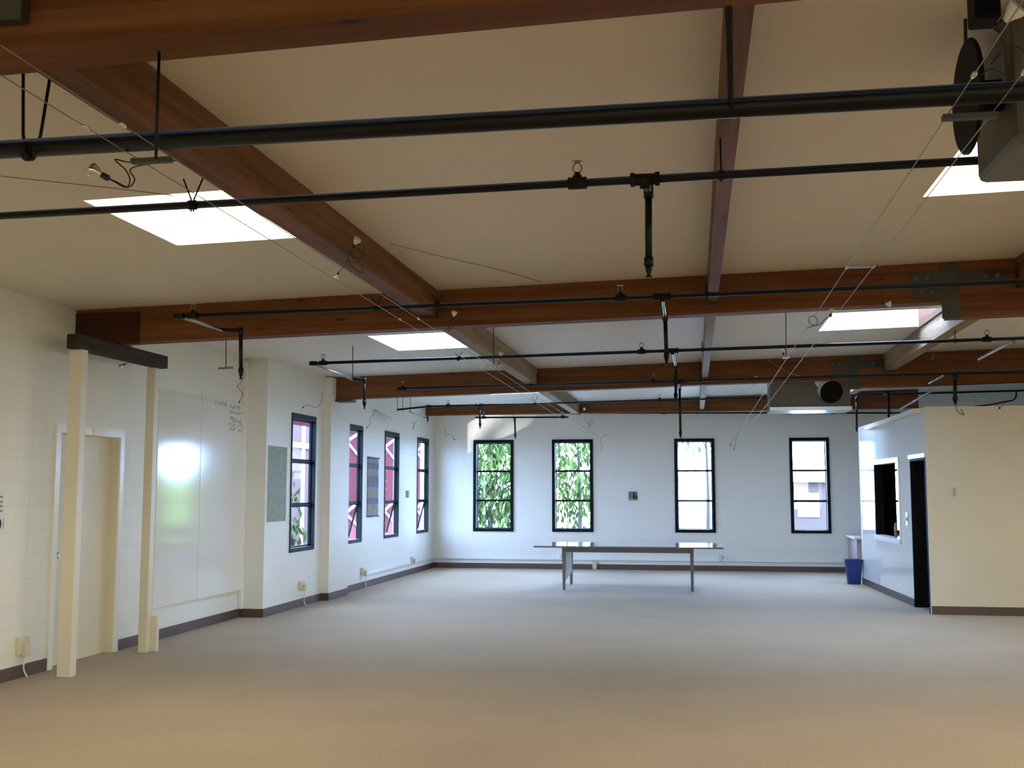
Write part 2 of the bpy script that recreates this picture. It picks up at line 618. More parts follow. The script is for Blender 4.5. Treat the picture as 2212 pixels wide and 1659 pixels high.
BW = [(-4.449, -3.616), (-2.825, -1.994), (-0.372, 0.417), (1.856, 2.613)]     # back windows, x ranges
LW = [(13.80, 14.74), (16.14, 16.97), (18.26, 19.18), (20.51, 21.42)]           # left windows, y ranges
WZ0, WZ1 = 0.742, 2.597
BW_HOLES = [(a + 0.02, b - 0.02, WZ0 + 0.02, WZ1 - 0.02) for a, b in BW]
mbb = holed(MB(), lambda u, v, d: (u, Y_BACK + d, v), X_B - 0.3, X_RIGHT + 0.2, 0, 3.75, BW_HOLES, 0.22)
struct(mbb.build('wall_back', M_WALL_Y), 'white painted block wall with four dark windows', 'wall')
mbf = holed(MB(), lambda u, v, d: (u, Y_FRONT - d, v), X_A - 0.3, X_RIGHT + 0.2, 0, 3.75,
            [(-4.3, -3.3, 0.74, 2.6), (-1.5, -0.5, 0.74, 2.6), (1.2, 2.2, 0.74, 2.6), (4.0, 5.0, 0.74, 2.6)], 0.22)
struct(mbf.build('wall_front', M_WALL_Y), 'white painted block wall behind the camera', 'wall')
DOOR = (8.93, 9.955, 0.0, 2.075)
mbl = holed(MB(), lambda u, v, d: (X_A - d, u, v), Y_FRONT, Y_STEP + 0.3, 0, 3.75, [DOOR], 0.12)
LW_HOLES = [(a + 0.004, b - 0.004, WZ0 + 0.004, WZ1 - 0.004) for a, b in LW]
holed(mbl, lambda u, v, d: (X_B - d, u, v), Y_STEP, Y_BACK + 0.2, 0, 3.75, LW_HOLES, 0.076)
mbl.box((X_A - 0.10, Y_STEP, 0), (X_B - 0.077, Y_STEP + 0.1, 3.74))
mbl.box((X_B - 0.077, Y_STEP - 0.004, 0), (X_B - 0.0005, Y_STEP - 0.0005, 3.74))
mbl.box((X_B - 0.05, 15.10, 0), (X_B + 0.105, 15.97, 3.2))
struct(mbl.build('wall_left', M_WALL_X), 'white painted block wall with stepped pilasters along the left side', 'wall')
RW = [(-2.5, -1.5), (0.5, 1.5), (3.6, 4.6), (6.4, 7.4), (10.0, 11.0), (12.6, 13.6)]  # unseen openings added for fill light on the left wall
mbr = holed(MB(), lambda u, v, d: (X_RIGHT + d, u, v), Y_FRONT, Y_BACK, 0, 3.75, [(a, b, 0.74, 2.6) for a, b in RW], 0.22)
struct(mbr.build('wall_right', M_WALL_X),
       'white painted wall far to the right', 'wall')

# brown cove base along the walls
BH = 0.105
struct(MB().box((X_A, Y_FRONT, 0), (X_A + 0.012, 8.86, BH)).box((X_A, 10.03, 0), (X_A + 0.012, Y_STEP, BH))
       .box((X_A, Y_STEP - 0.012, 0), (X_B + 0.012, Y_STEP, BH)).box((X_B, Y_STEP, 0), (X_B + 0.012, 15.10, BH))
       .box((X_B, 15.088, 0), (X_B + 0.117, 15.10, BH)).box((X_B + 0.105, 15.10, 0), (X_B + 0.117, 15.97, BH))
       .box((X_B, 15.97, 0), (X_B + 0.117, 15.982, BH)).box((X_B, 15.97, 0), (X_B + 0.012, Y_BACK, BH))
       .build('baseboard_left', M_BASE), 'brown rubber baseboard stepping along the left wall', 'baseboard')
struct(MB().box((X_B, Y_BACK - 0.012, 0), (X_RIGHT, Y_BACK, BH)).build('baseboard_back', M_BASE),
       'brown rubber baseboard under the four back windows', 'baseboard')
struct(MB().box((X_A + 0.004, Y_STEP - 0.05, BH), (X_A + 0.05, Y_STEP - 0.002, 3.19)).build('trim_1', M_WHITE),
       'narrow vertical trim strip in the corner of the left wall step', 'trim')

# ------------------------------------------------------------------ windows
MUN = [1.365, 1.960]


def pane_x(mb, x, y0, y1, z0, z1):
    return mb.box((x - 0.003, y0, z0), (x + 0.003, y1, z1))


def back_window(n, x0, x1, label, open_top=0.0):
    w = struct_empty('window_%d' % n, ((x0 + x1) / 2, Y_BACK, WZ0), label, 'window')
    y0, y1, t = Y_BACK - 0.025, Y_BACK + 0.16, 0.062
    MB().box((x0, y0, WZ0), (x0 + t, y1, WZ1)).box((x1 - t, y0, WZ0), (x1, y1, WZ1)) \
        .box((x0 + t, y0, WZ1 - t), (x1 - t, y1, WZ1)).box((x0 + t, y0, WZ0), (x1 - t, y1, WZ0 + t)).build('window_frame', M_FRAME, w)
    zs = [WZ0 + t] + MUN + [WZ1 - t]
    for m in MUN:
        MB().box((x0 + t, Y_BACK + 0.05, m - 0.008), (x1 - t, Y_BACK + 0.10, m + 0.008)).build('muntin', M_FRAME, w)
    for k in range(3):
        a, b = zs[k] + (0.008 if k else 0), zs[k + 1] - (0.008 if k < 2 else 0)
        xa, xb = x0 + t, x1 - t
        ys = Y_BACK + 0.10
        s = 0.013
        sh = MB()
        tilt = open_top if k == 2 else 0.0

        def q(x, z, d=0.0):
            return (x, ys + d + (z - a) * tilt, z)
        for (p0, p1) in (((xa, a), (xa + s, b)), ((xb - s, a), (xb, b)), ((xa + s, a), (xb - s, a + s)), ((xa + s, b - s), (xb - s, b))):
            sh.hexa([q(p0[0], p0[1]), q(p1[0], p0[1]), q(p1[0], p0[1], 0.03), q(p0[0], p0[1], 0.03),
                     q(p0[0], p1[1]), q(p1[0], p1[1]), q(p1[0], p1[1], 0.03), q(p0[0], p1[1], 0.03)])
        sash = sh.build('sash', M_FRAME, w)
        g = MB()
        g.hexa([q(xa + s, a + s, 0.012), q(xb - s, a + s, 0.012), q(xb - s, a + s, 0.018), q(xa + s, a + s, 0.018),
                q(xa + s, b - s, 0.012), q(xb - s, b - s, 0.012), q(xb - s, b - s, 0.018), q(xa + s, b - s, 0.018)])
        g.build('pane', M_GLASS, sash)
    portal(((x0 + x1) / 2, Y_BACK + 0.2, (WZ0 + WZ1) / 2), (0, -1, 0), x1 - x0, WZ1 - WZ0)


def left_window(n, y0, y1, label, open_bottom=0.0):
    w = struct_empty('window_%d' % n, (X_B, (y0 + y1) / 2, WZ0), label, 'window')
    xo, xi, t = X_B - 0.080, X_B + 0.012, 0.026
    MB().box((xo, y0, WZ0), (xi, y0 + t, WZ1)).box((xo, y1 - t, WZ0), (xi, y1, WZ1)) \
        .box((xo, y0 + t, WZ1 - 0.07), (xi, y1 - t, WZ1)).box((xo, y0 + t, WZ0), (xi, y1 - t, WZ0 + 0.055)).build('window_frame', M_FRAME, w)
    xg = X_B - 0.056
    for m in MUN:
        MB().box((xg - 0.03, y0 + t, m - 0.010), (xg + 0.025, y1 - t, m + 0.010)).build('muntin', M_FRAME, w)
    zs = [WZ0 + 0.055] + MUN + [WZ1 - 0.07]
    for k in range(3):
        a, b = zs[k] + (0.010 if k else 0), zs[k + 1] - (0.010 if k < 2 else 0)
        ya, yb, s = y0 + t, y1 - t, 0.02
        tilt = open_bottom if k == 0 else 0.0

        def q(y, z, d=0.0):
            return (xg + d - (b - z) * tilt, y, z)
        sh = MB()
        for (p0, p1) in (((ya, a), (ya + s, b)), ((yb - s, a), (yb, b)), ((ya + s, a), (yb - s, a + s)), ((ya + s, b - s), (yb - s, b))):
            sh.hexa([q(p0[0], p0[1], -0.02), q(p0[0], p0[1], 0.01), q(p1[0], p0[1], 0.01), q(p1[0], p0[1], -0.02),
                     q(p0[0], p1[1], -0.02), q(p0[0], p1[1], 0.01), q(p1[0], p1[1], 0.01), q(p1[0], p1[1], -0.02)])
        sash = sh.build('sash', M_FRAME, w)
        g = MB()
        g.hexa([q(ya + s, a + s, -0.008), q(ya + s, a + s, -0.002), q(yb - s, a + s, -0.002), q(yb - s, a + s, -0.008),
                q(ya + s, b - s, -0.008), q(ya + s, b - s, -0.002), q(yb - s, b - s, -0.002), q(yb - s, b - s, -0.008)])
        g.build('pane', M_GLASS_L, sash)
    portal((X_B - 0.13, (y0 + y1) / 2, (WZ0 + WZ1) / 2), (1, 0, 0), y1 - y0, WZ1 - WZ0)


LWL = ['dark framed window beside the green poster on the left wall', 'dark framed window just left of the grey scroll',
       'dark framed window just right of the grey scroll', 'dark framed window nearest the far left corner']
for i, (a, b) in enumerate(LW):
    left_window(i + 1, a, b, LWL[i], 0.0 if i == 0 else 0.26)
BWL = ['leafy back window nearest the left corner, its top sash ajar', 'leafy back window above the left end of the table',
       'bright back window above the right end of the table', 'bright back window nearest the blue bin']
for i, (a, b) in enumerate(BW):
    back_window(i + 5, a, b, BWL[i], 0.10 if i in (0, 3) else 0.0)
for xa in (-4.3, -1.5, 1.2, 4.0):
    portal((xa + 0.5, Y_FRONT - 0.22, 1.67), (0, 1, 0), 1.0, 1.86)

for k, (a, b) in enumerate(RW):  # windows out of view, added to brighten the near half of the hall
    w = struct_empty('window_%d' % (10 + k), (X_RIGHT, (a + b) / 2, 0.74), 'bronze glazed window in the far right wall', 'window')
    MB().box((X_RIGHT + 0.08, a, 0.74), (X_RIGHT + 0.13, a + 0.05, 2.6)).box((X_RIGHT + 0.08, b - 0.05, 0.74), (X_RIGHT + 0.13, b, 2.6)) \
        .box((X_RIGHT + 0.08, a + 0.05, 2.55), (X_RIGHT + 0.13, b - 0.05, 2.6)).box((X_RIGHT + 0.08, a + 0.05, 0.74), (X_RIGHT + 0.13, b - 0.05, 0.79)).build('window_frame', M_FRAME, w)
    pane_x(MB(), X_RIGHT + 0.10, a + 0.05, b - 0.05, 0.79, 2.55).build('pane', M_SIDEPANE, w)
for k, xa in enumerate((-4.3, -1.5, 1.2, 4.0)):  # added windows behind the camera, unseen, for fill light
    w = struct_empty('window_%d' % (16 + k), (xa + 0.5, Y_FRONT, 0.74), 'bronze glazed window behind the camera', 'window')
    MB().box((xa, Y_FRONT - 0.13, 0.74), (xa + 0.05, Y_FRONT - 0.08, 2.6)).box((xa + 0.95, Y_FRONT - 0.13, 0.74), (xa + 1.0, Y_FRONT - 0.08, 2.6)) \
        .box((xa + 0.05, Y_FRONT - 0.13, 2.55), (xa + 0.95, Y_FRONT - 0.08, 2.6)).box((xa + 0.05, Y_FRONT - 0.13, 0.74), (xa + 0.95, Y_FRONT - 0.08, 0.79)).build('window_frame', M_FRAME, w)
    MB().box((xa + 0.05, Y_FRONT - 0.103, 0.79), (xa + 0.95, Y_FRONT - 0.097, 2.55)).build('pane', M_SIDEPANE, w)
for ya in RW:
    portal((X_RIGHT + 0.2, sum(ya) / 2, 1.67), (-1, 0, 0), 1.0, 1.86)

# skylights: shaft above the ceiling with an acrylic pane on top
SKL = [['skylight left of the camera, behind the nearest beam', 'large bright skylight at upper left, beside the left purlin',  # first of each row is unseen, added to brighten the near half
        'bright skylight over the left side, just past the second cross beam', 'skylight over the far left, before the last beam'],
       ['skylight right of the camera, behind the nearest beam', 'bright skylight at upper right, half hidden by the grey duct unit',
        'bright skylight at right, between the second and third cross beams', 'skylight over the far right, above the grey duct box']]
for i, (xa, xb) in enumerate(SKY_X):
    for j, (ya, yb) in enumerate(SKY_Y):
        s = thing('skylight', SKL[i][j], 'skylight', ((xa + xb) / 2, (ya + yb) / 2, zc((xa + xb) / 2)))
        t, h, e = 0.03, 0.34, 0.004
        m = MB()
        for (p, q, r, u) in ((xa - t, xa + e, ya - t, yb + t), (xb - e, xb + t, ya - t, yb + t), (xa + e, xb - e, ya - t, ya + e), (xa + e, xb - e, yb - e, yb + t)):
            m.hexa([(p, r, zc(p) + 0.002), (q, r, zc(q) + 0.002), (q, u, zc(q) + 0.002), (p, u, zc(p) + 0.002),
                    (p, r, zc(p) + h), (q, r, zc(q) + h), (q, u, zc(q) + h), (p, u, zc(p) + h)])
        m.build('shaft', M_WHITE, s)
        if i == 1:
            p = xb - e
            MB().hexa([(p - 0.02, ya + e, zc(p) - 0.012), (p + 0.003, ya + e, zc(p) - 0.012), (p + 0.003, yb - e, zc(p) - 0.012), (p - 0.02, yb - e, zc(p) - 0.012),
                       (p - 0.02, ya + e, zc(p) + 0.3), (p + 0.003, ya + e, zc(p) + 0.3), (p + 0.003, yb - e, zc(p) + 0.3), (p - 0.02, yb - e, zc(p) + 0.3)]).build('timber_side', M_PURLIN, s)
        g = MB()
        g.hexa([(xa + e, ya + e, zc(xa) + h - 0.02), (xb - e, ya + e, zc(xb) + h - 0.02), (xb - e, yb - e, zc(xb) + h - 0.02), (xa + e, yb - e, zc(xa) + h - 0.02),
                (xa + e, ya + e, zc(xa) + h - 0.014), (xb - e, ya + e, zc(xb) + h - 0.014), (xb - e, yb - e, zc(xb) + h - 0.014), (xa + e, yb - e, zc(xa) + h - 0.014)])
        g.build('pane', M_SKYLIGHT if j < 2 else M_SKYLIGHT2, s)
        portal(((xa + xb) / 2, (ya + yb) / 2, zc(xb) + h + 0.03), (0, 0, -1), xb - xa, yb - ya)

# ------------------------------------------------------------------ door in the left wall
d1 = struct_empty('door_1', (X_A, 9.44, 0), 'beige door in the left wall behind the post frame', 'door')
ya, yb, _, zt = DOOR
c = 0.075
MB().box((X_A - 0.02, ya - c, 0), (X_A + 0.02, ya, zt + c)).box((X_A - 0.02, yb, 0), (X_A + 0.02, yb + c, zt + c)) \
    .box((X_A - 0.02, ya, zt), (X_A + 0.02, yb, zt + c)).build('door_casing', M_WHITE, d1)
MB().box((X_A - 0.13, ya - 0.03, 0), (X_A - 0.0005, ya + 0.006, zt)).box((X_A - 0.13, yb - 0.006, 0), (X_A - 0.0005, yb + 0.03, zt)) \
    .box((X_A - 0.13, ya, zt - 0.006), (X_A - 0.0005, yb, zt + 0.03)).build('door_jamb', M_DOOR, d1)
slab = MB().box((X_A - 0.128, ya + 0.007, 0.0005), (X_A - 0.082, yb - 0.007, zt - 0.007)).build('door_slab', M_DOOR, d1)
MB().lathe([(0.012, 0), (0.012, 0.04), (0.028, 0.05), (0.03, 0.065), (0.02, 0.08)], (X_A - 0.082, ya + 0.07, 0.98), (1, 0, 0)).build('door_knob', M_STEEL, slab)

# ------------------------------------------------------------------ the office box at right
A0, A1 = Vector((2.955, 14.70, 0)), Vector((2.788, 19.30, 0))
WT = 0.12
sdir = (A1 - A0).normalized()
sn = Vector((sdir.y, -sdir.x, 0))            # into the office


def bp(u, v, d):
    return A0 + sdir * u + sn * d + Vector((0, 0, v))


HS0, HS1 = 2.630, 2.668
B_DOOR = (0.06, 0.90, 0.0, 1.99)
B_WIN = (1.62, 3.36, 0.86, 1.99)
mbs = holed(MB(), bp, 0, (A1 - A0).length, 0, 2.64, [B_DOOR, B_WIN], WT)
struct(mbs.build('wall_right_office', M_SEMIGLOSS), 'glossy white office side wall with dark doorway and serving window', 'wall')
struct(MB().box((A0.x, 14.70, 0), (X_RIGHT, 14.82, 2.64)).build('wall_right_office_front', M_PLASTER),
       'cream painted office wall facing the camera at right', 'wall')
struct(MB().box((A1.x, 19.18, 0), (X_RIGHT, 19.30, 2.64)).box((A1.x + 0.02, 14.72, 2.56), (X_RIGHT, 19.28, 2.62)).build('wall_right_office_back', M_PLASTER),
       'flat office roof and rear wall', 'wall')
MBX = MB()
MBX.hexa([bp(B_DOOR[1], 0, -0.012), bp(4.6, 0, -0.012), bp(4.6, 0, 0), bp(B_DOOR[1], 0, 0),
          bp(B_DOOR[1], BH, -0.012), bp(4.6, BH, -0.012), bp(4.6, BH, 0), bp(B_DOOR[1], BH, 0)])
struct(MBX.box((A0.x, 14.688, 0), (X_RIGHT, 14.70, BH)).build('baseboard_right', M_BASE), 'brown baseboard around the office walls', 'baseboard')


def bbox(mb, u0, u1, v0, v1, d0, d1):
    return mb.hexa([bp(u0, v0, d0), bp(u0, v0, d1), bp(u1, v0, d1), bp(u1, v0, d0),
                    bp(u0, v1, d0), bp(u0, v1, d1), bp(u1, v1, d1), bp(u1, v1, d0)])


d2 = struct_empty('door_2', tuple(bp(0.48, 0, 0)), 'tall dark open doorway in the office side wall', 'door')
m = MB()
bbox(m, B_DOOR[0] - 0.0, B_DOOR[0] + 0.03, 0, 1.99, -0.008, WT + 0.01)
bbox(m, B_DOOR[1] - 0.03, B_DOOR[1], 0, 1.99, -0.008, WT + 0.01)
bbox(m, B_DOOR[0], B_DOOR[1], 1.96, 1.99, -0.008, WT + 0.01)
m.build('door_jamb', M_BLACK, d2)
m = MB()
bbox(m, B_DOOR[0] - 0.03, B_DOOR[1] + 0.04, 1.99, 2.045, -0.02, 0.0)
m.build('door_casing', M_WHITE, d2)
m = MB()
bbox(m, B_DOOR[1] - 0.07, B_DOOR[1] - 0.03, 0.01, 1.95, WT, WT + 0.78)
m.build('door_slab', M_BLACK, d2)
w9 = struct_empty('window_9', tuple(bp(2.5, 0.86, 0)), 'dark serving window with white frame in the office side wall', 'window')
m = MB()
bbox(m, B_WIN[0] - 0.05, B_WIN[1] + 0.05, 1.97, 2.04, -0.02, WT + 0.01)
bbox(m, B_WIN[0] - 0.05, B_WIN[1] + 0.05, 0.80, 0.875, -0.035, WT + 0.01)
bbox(m, B_WIN[0] - 0.04, B_WIN[0] + 0.01, 0.875, 1.97, -0.015, WT + 0.01)
m.build('window_frame', M_WHITE, w9)
m = MB()
bbox(m, B_WIN[1] - 0.012, B_WIN[1] + 0.004, 0.875, 1.97, -0.004, WT + 0.012)
m.build('jamb', M_BLACK, w9)
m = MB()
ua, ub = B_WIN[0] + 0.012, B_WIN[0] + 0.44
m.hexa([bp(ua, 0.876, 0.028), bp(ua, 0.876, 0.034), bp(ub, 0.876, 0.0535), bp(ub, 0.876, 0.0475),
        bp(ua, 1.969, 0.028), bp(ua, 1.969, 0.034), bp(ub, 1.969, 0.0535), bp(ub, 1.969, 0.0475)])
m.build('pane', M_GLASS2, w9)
struct(MB().box((A1.x + 0.2, 19.13, 0.0), (X_RIGHT - 0.1, 19.175, 2.55)).box((A1.x + 0.3, 14.9, 2.50), (X_RIGHT - 0.1, 19.12, 2.555)).build('trim_2', M_BLACK),  # black lining put in for the shade inside the office
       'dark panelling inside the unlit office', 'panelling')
# small cylinder-shaped thing standing inside on the serving window's ledge
lm = bp(2.35, 0.875, 0.095)
tag(MB().lathe([(0.03, 0), (0.03, 0.16), (0.018, 0.18), (0.018, 0.21)], lm, n=12).build('bottle', M_BRASS, origin=lm),
    'small brown bottle standing on the sill of the office window', 'bottle')
# light switch on the office side wall between window and doorway
m = MB()
bbox(m, 1.12, 1.22, 1.08, 1.26, -0.012, 0.0)
sp_ = tuple(bp(1.17, 1.08, 0))
lw = thing('switch_plate', 'small switch plate on the office side wall beside the doorway', 'switch', sp_)
m.build('plate', M_STEEL, lw)
m = MB()
bbox(m, 1.155, 1.185, 1.145, 1.195, -0.022, -0.012)
m.build('toggle', M_PLASTIC, lw)

# ------------------------------------------------------------------ timber roof
BL = {1: 'nearest big reddish glulam beam across the top of the view', 2: 'long reddish glulam beam above the door and the table, second from the camera',
      3: 'reddish glulam beam third from the camera, ending at the far pilaster', 4: 'shallow reddish beam just in front of the back wall',
      0: 'reddish glulam beam behind the camera'}


def sloped(mb, x0, x1, y0, y1, dz0, dz1):
    return mb.hexa([(x0, y0, zc(x0) + dz0), (x1, y0, zc(x1) + dz0), (x1, y1, zc(x1) + dz0), (x0, y1, zc(x0) + dz0),
                    (x0, y0, zc(x0) + dz1), (x1, y0, zc(x1) + dz1), (x1, y1, zc(x1) + dz1), (x0, y1, zc(x0) + dz1)])


def beam_bracket(parent, x, y):
    """hinge connector: cross shaped steel plates with bolts on the beam's near face"""
    z = zc(x)
    b = MB()
    b.box((x - 0.065, y - 0.012, z - 0.465), (x + 0.075, y, z - 0.02))
    b.box((x - 0.30, y - 0.014, z - 0.17), (x + 0.44, y, z - 0.08))
    b.box((x - 0.28, y - 0.014, z - 0.30), (x - 0.06, y, z - 0.20))
    br = b.build('hinge_bracket', M_BRACKET, parent)
    for dx, dz in ((-0.26, -0.125), (-0.17, -0.125), (0.28, -0.125), (0.37, -0.125), (-0.22, -0.25), (-0.14, -0.25)):
        MB().lathe([(0.024, 0), (0.024, 0.006), (0.014, 0.006), (0.014, 0.018)], (x + dx, y - 0.012, z + dz), (0, -1, 0), 12).build('bolt', M_BOLT, br)


HX = {1: 2.0, 2: 2.04, 3: 2.14, 0: 2.0}
for k, (y0, y1) in enumerate(BEAM_Y):
    if k == 0:
        continue
    t = thing('ceiling_beam', BL[k], 'beam', (0, y0, 2.95))
    xl = {0: X_A, 1: X_A, 2: X_A, 3: X_B, 4: X_B}[k]
    m = MB()
    if k < 4:
        sloped(m, xl, HX[k], y0, y1, -0.325, -0.002)
        m.build('span', M_BEAM, t)
        m = MB()
        sloped(m, HX[k] + 0.004, X_RIGHT, y0, y1, -0.455, -0.002)
        m.build('span', M_BEAM, t)
        beam_bracket(t, HX[k] + 0.02, y0)
    else:
        m.hexa([(xl, y0, 3.06), (4.15, y0, 3.10), (4.15, y1, 3.10), (xl, y1, 3.06),
                (xl, y0, zc(xl) - 0.002), (4.15, y0, zc(4.15) - 0.002), (4.15, y1, zc(4.15) - 0.002), (xl, y1, zc(xl) - 0.002)])
        m.build('span', M_BEAM, t)
    if k == 2:
        MB().box((X_A, y0 - 0.012, zc(xl) - 0.322), (-4.95, y0, zc(xl) - 0.03)).build('end_block', mat_wood('dark_red_timber', (0.040, 0.014, 0.008), (0.085, 0.028, 0.014), 'x'), t)
    if k == 3:
        MB().box((X_B, y0 - 0.03, zc(xl) - 0.36), (-4.92, y1 + 0.03, zc(xl) - 0.325)).build('bearing_plate', M_BRACKET, t)
    if k == 1:
        MB().box((-2.259, 3.09, 3.18), (-2.103, 3.05, 3.056)).build('corner_bracket', M_BRACKET, t)

PN = ['left', 'centre', 'right', 'far right']
BAY = ['behind the nearest cross beam', 'between the nearest and second cross beams', 'between the second and third cross beams', 'between the third and last cross beams']
for i, (xa, xb) in enumerate(PURLIN_X[:3]):
    for k in range(1, 4):
        ya, yb = BEAM_Y[k][1], BEAM_Y[k + 1][0]
        t = thing('purlin', '%s timber purlin running lengthwise, %s' % (PN[i], BAY[k]), 'purlin', ((xa + xb) / 2, (ya + yb) / 2, zc(xa) - 0.235))
        dz = -0.235
        m = MB()
        sloped(m, xa, xb, ya, yb, dz, -0.002)
        m.build('timber', M_PURLIN if k < 2 else M_PURLIN2, t)
        for ye, sgn in ((ya, 1), (yb, -1)):
            h = MB()
            for xs in (xa - 0.006, xb):
                h.box((xs, ye, zc(xa) + dz + 0.002), (xs + 0.006, ye + sgn * 0.09, zc(xa) + dz + 0.17))
            h.box((xa - 0.006, ye, zc(xa) + dz - 0.008), (xb + 0.006, ye + sgn * 0.09, zc(xa) + dz - 0.001))
            h.build('joist_hanger', M_BRACKET, t)

# post frame carrying the second beam in front of the door
LT = thing('door_lintel', 'dark stained timber lintel resting on the two cream posts', 'lintel', (-5.22, 9.3, 2.765))
MB().box((-5.285, 8.50, 2.767), (-5.165, 10.10, 2.893)).build('timber', M_LINTEL, LT, bevel=0.006)
MB().box((-5.305, 9.02, 2.893), (-5.16, 9.38, 2.899)).build('bearing_plate', M_BRACKET, LT)
for (x0, x1, y0, y1, lab) in ((-5.285, -5.160, 8.55, 8.64, 'nearer square cream post under the dark lintel, left of the door'),
                              (-5.315, -5.225, 9.96, 10.05, 'farther square cream post under the dark lintel, right of the door')):
    p = thing('post', lab, 'post', ((x0 + x1) / 2, (y0 + y1) / 2, 0))
    MB().box((x0, y0, 0), (x1, y1, 2.766)).build('shaft', M_CREAM, p, bevel=0.006)
    if y0 > 9:
        MB().box((x0 + 0.01, y1, 0), (x1 + 0.055, y1 + 0.05, 0.34)).build('foot_block', M_CREAM, p, bevel=0.004)

# ------------------------------------------------------------------ outside the windows
struct(MB().box((-60, -40, -0.45), (60, 90, -0.25)).build('ground', M_PAVE), 'pale paving outside the building', 'ground')


def leaves(mb, c, ext, n, size, rnd):
    """leaf blades scattered through an ellipsoid crown"""
    for _ in range(n):
        while True:
            p = Vector((rnd.uniform(-1, 1), rnd.uniform(-1, 1), rnd.uniform(-1, 1)))
            if p.length < 1:
                break
        o = Vector((c[0] + p.x * ext[0], c[1] + p.y * ext[1], c[2] + p.z * ext[2]))
        if o.z < -0.2:
            continue
        d = Vector((rnd.uniform(-0.6, 0.6), rnd.uniform(-0.6, 0.6), -1)).normalized()
        w = d.cross(Vector((rnd.uniform(-1, 1), rnd.uniform(-1, 1), 0.2))).normalized()
        s = size * rnd.uniform(0.7, 1.35)
        k = w.cross(d) * s * 0.08
        mb.face([o - d * s, o - w * s * 0.32 + k, o + d * s, o + w * s * 0.32 + k])
    return mb


def tree(name, label, x, y, clumps, size, seed, mat, trunk_h, cat='tree', grp=None):
    rnd = random.Random(seed)
    t = thing(name, label, cat, (x, y, -0.25), grp)
    m = MB()
    for c, e, n in clumps:
        leaves(m, c, e, n, size, rnd)
    m.build('foliage', mat, t)
    m = MB()
    m.tube(spline([(x, y, -0.25), (x + 0.03, y, trunk_h * 0.4), (x - 0.04, y + 0.05, trunk_h)]), [0.07 - 0.05 * i / 12 for i in range(13)], 8)
    for c, e, n in clumps:
        m.tube([(x, y, max(0.3, c[2] - e[2] * 0.7)), (c[0] * 0.7 + x * 0.3, c[1], c[2] + 0.2 * e[2])], [0.025, 0.008], 6)
    m.build('trunk', M_BARK, t)


tree('young_tree', 'dense green tree outside the back window nearest the left corner', -4.85, 25.9,
     [((-4.75, 25.9, 2.3), (1.3, 0.6, 1.5), 2600), ((-5.0, 26.2, 0.9), (0.9, 0.6, 0.9), 700), ((-4.5, 27.0, 3.6), (1.5, 0.8, 1.2), 700)], 0.105, 3, M_LEAF, 3.4)
tree('young_tree', 'looser green tree outside the back window above the table end', -2.75, 26.4,
     [((-2.85, 26.4, 2.0), (1.0, 0.5, 1.05), 800), ((-2.7, 26.8, 1.1), (0.9, 0.5, 0.7), 190), ((-2.9, 27.0, 3.3), (1.2, 0.7, 1.0), 300)], 0.105, 4, M_LEAF, 3.2)
tree('young_tree', 'thin treetop showing at the top of the bright middle back window', 0.35, 30.0,
     [((0.15, 30.0, 3.0), (0.7, 0.5, 0.45), 55), ((0.5, 30.4, 4.2), (1.6, 0.8, 0.9), 500)], 0.10, 5, M_LEAF, 4.0)
rnd = random.Random(11)
hm = MB()
for i in range(14):
    leaves(hm, (3.95 + i * 0.34, 30.2, 1.0), (0.3, 0.5, 1.25), 300, 0.1, rnd)
hm.box((3.75, 29.95, -0.25), (8.6, 30.6, 1.95))
tag(hm.build('hedge', M_HEDGE, origin=(6, 30.2, -0.25)), 'clipped green hedge across the paving behind the building', 'hedge')

# red outbuilding beyond the left windows
rb = thing('outbuilding', 'dark red timber building with pale diagonal braces outside the left windows', 'building', (-10.5, 30.6, -0.25))
MB().box((-12.5, 25.2, -0.25), (-8.6, 36.0, 3.35)).build('red_wall', M_RED, rb)
MB().box((-12.9, 24.9, 3.35), (-8.3, 36.4, 3.5)).build('roof_edge', M_BRONZE, rb)
for yc in (26.3, 29.75, 33.3):
    for zv in (2.80, 1.0):
        b = MB()
        b.beam((-8.585, yc, zv), (-8.585, yc + 0.95, zv + 0.24), 0.03, 0.075, (0, 0, 1))
        b.beam((-8.585, yc, zv), (-8.585, yc + 0.95, zv - 0.32), 0.03, 0.075, (0, 0, 1))
        b.build('brace', M_TRIM, rb)
    MB().beam((-8.585, yc - 0.25, 3.02), (-8.585, yc + 0.6, 3.10), 0.03, 0.07, (0, 0, 1)).build('dark_rail', M_BRONZE, rb)
    MB().box((-8.6, yc + 0.95, -0.25), (-8.575, yc + 1.12, 3.3)).build('corner_board', M_TRIM, rb)
gb = thing('outbuilding', 'grey lilac building seen through the window beside the green poster', 'building', (-10.5, 22.5, -0.25))
MB().box((-12.5, 22.35, -0.25), (-8.6, 24.3, 3.0)).build('siding_wall', M_LILAC, gb)
MB().box((-8.6, 23.15, -0.25), (-8.57, 23.32, 3.0)).build('corner_board', M_TRIM, gb)
MB().box((-8.6, 22.2, 2.5), (-8.55, 24.3, 2.62)).build('corner_board', M_TRIM, gb)
tree('shrub', 'bright shrub outside the window beside the green poster', -7.6, 19.9,
     [((-7.6, 19.75, 1.2), (0.3, 0.45, 0.7), 130), ((-7.6, 20.0, 0.5), (0.3, 0.4, 0.5), 90)], 0.08, 8, M_LEAF, 1.2, 'shrub')
pb = thing('outbuilding', 'pale building low in the back window nearest the blue bin', 'building', (4.3, 42, -0.25))
MB().box((3.2, 42, -0.25), (6.0, 44, 1.9)).build('pale_wall', M_PALEB, pb)
MB().box((3.0, 41.7, 1.9), (6.2, 44.2, 2.05)).build('roof_edge', M_TRIM, pb)
MB().box((3.8, 41.96, 0.6), (4.6, 42.02, 1.5)).build('window_panel', M_LILAC, pb)

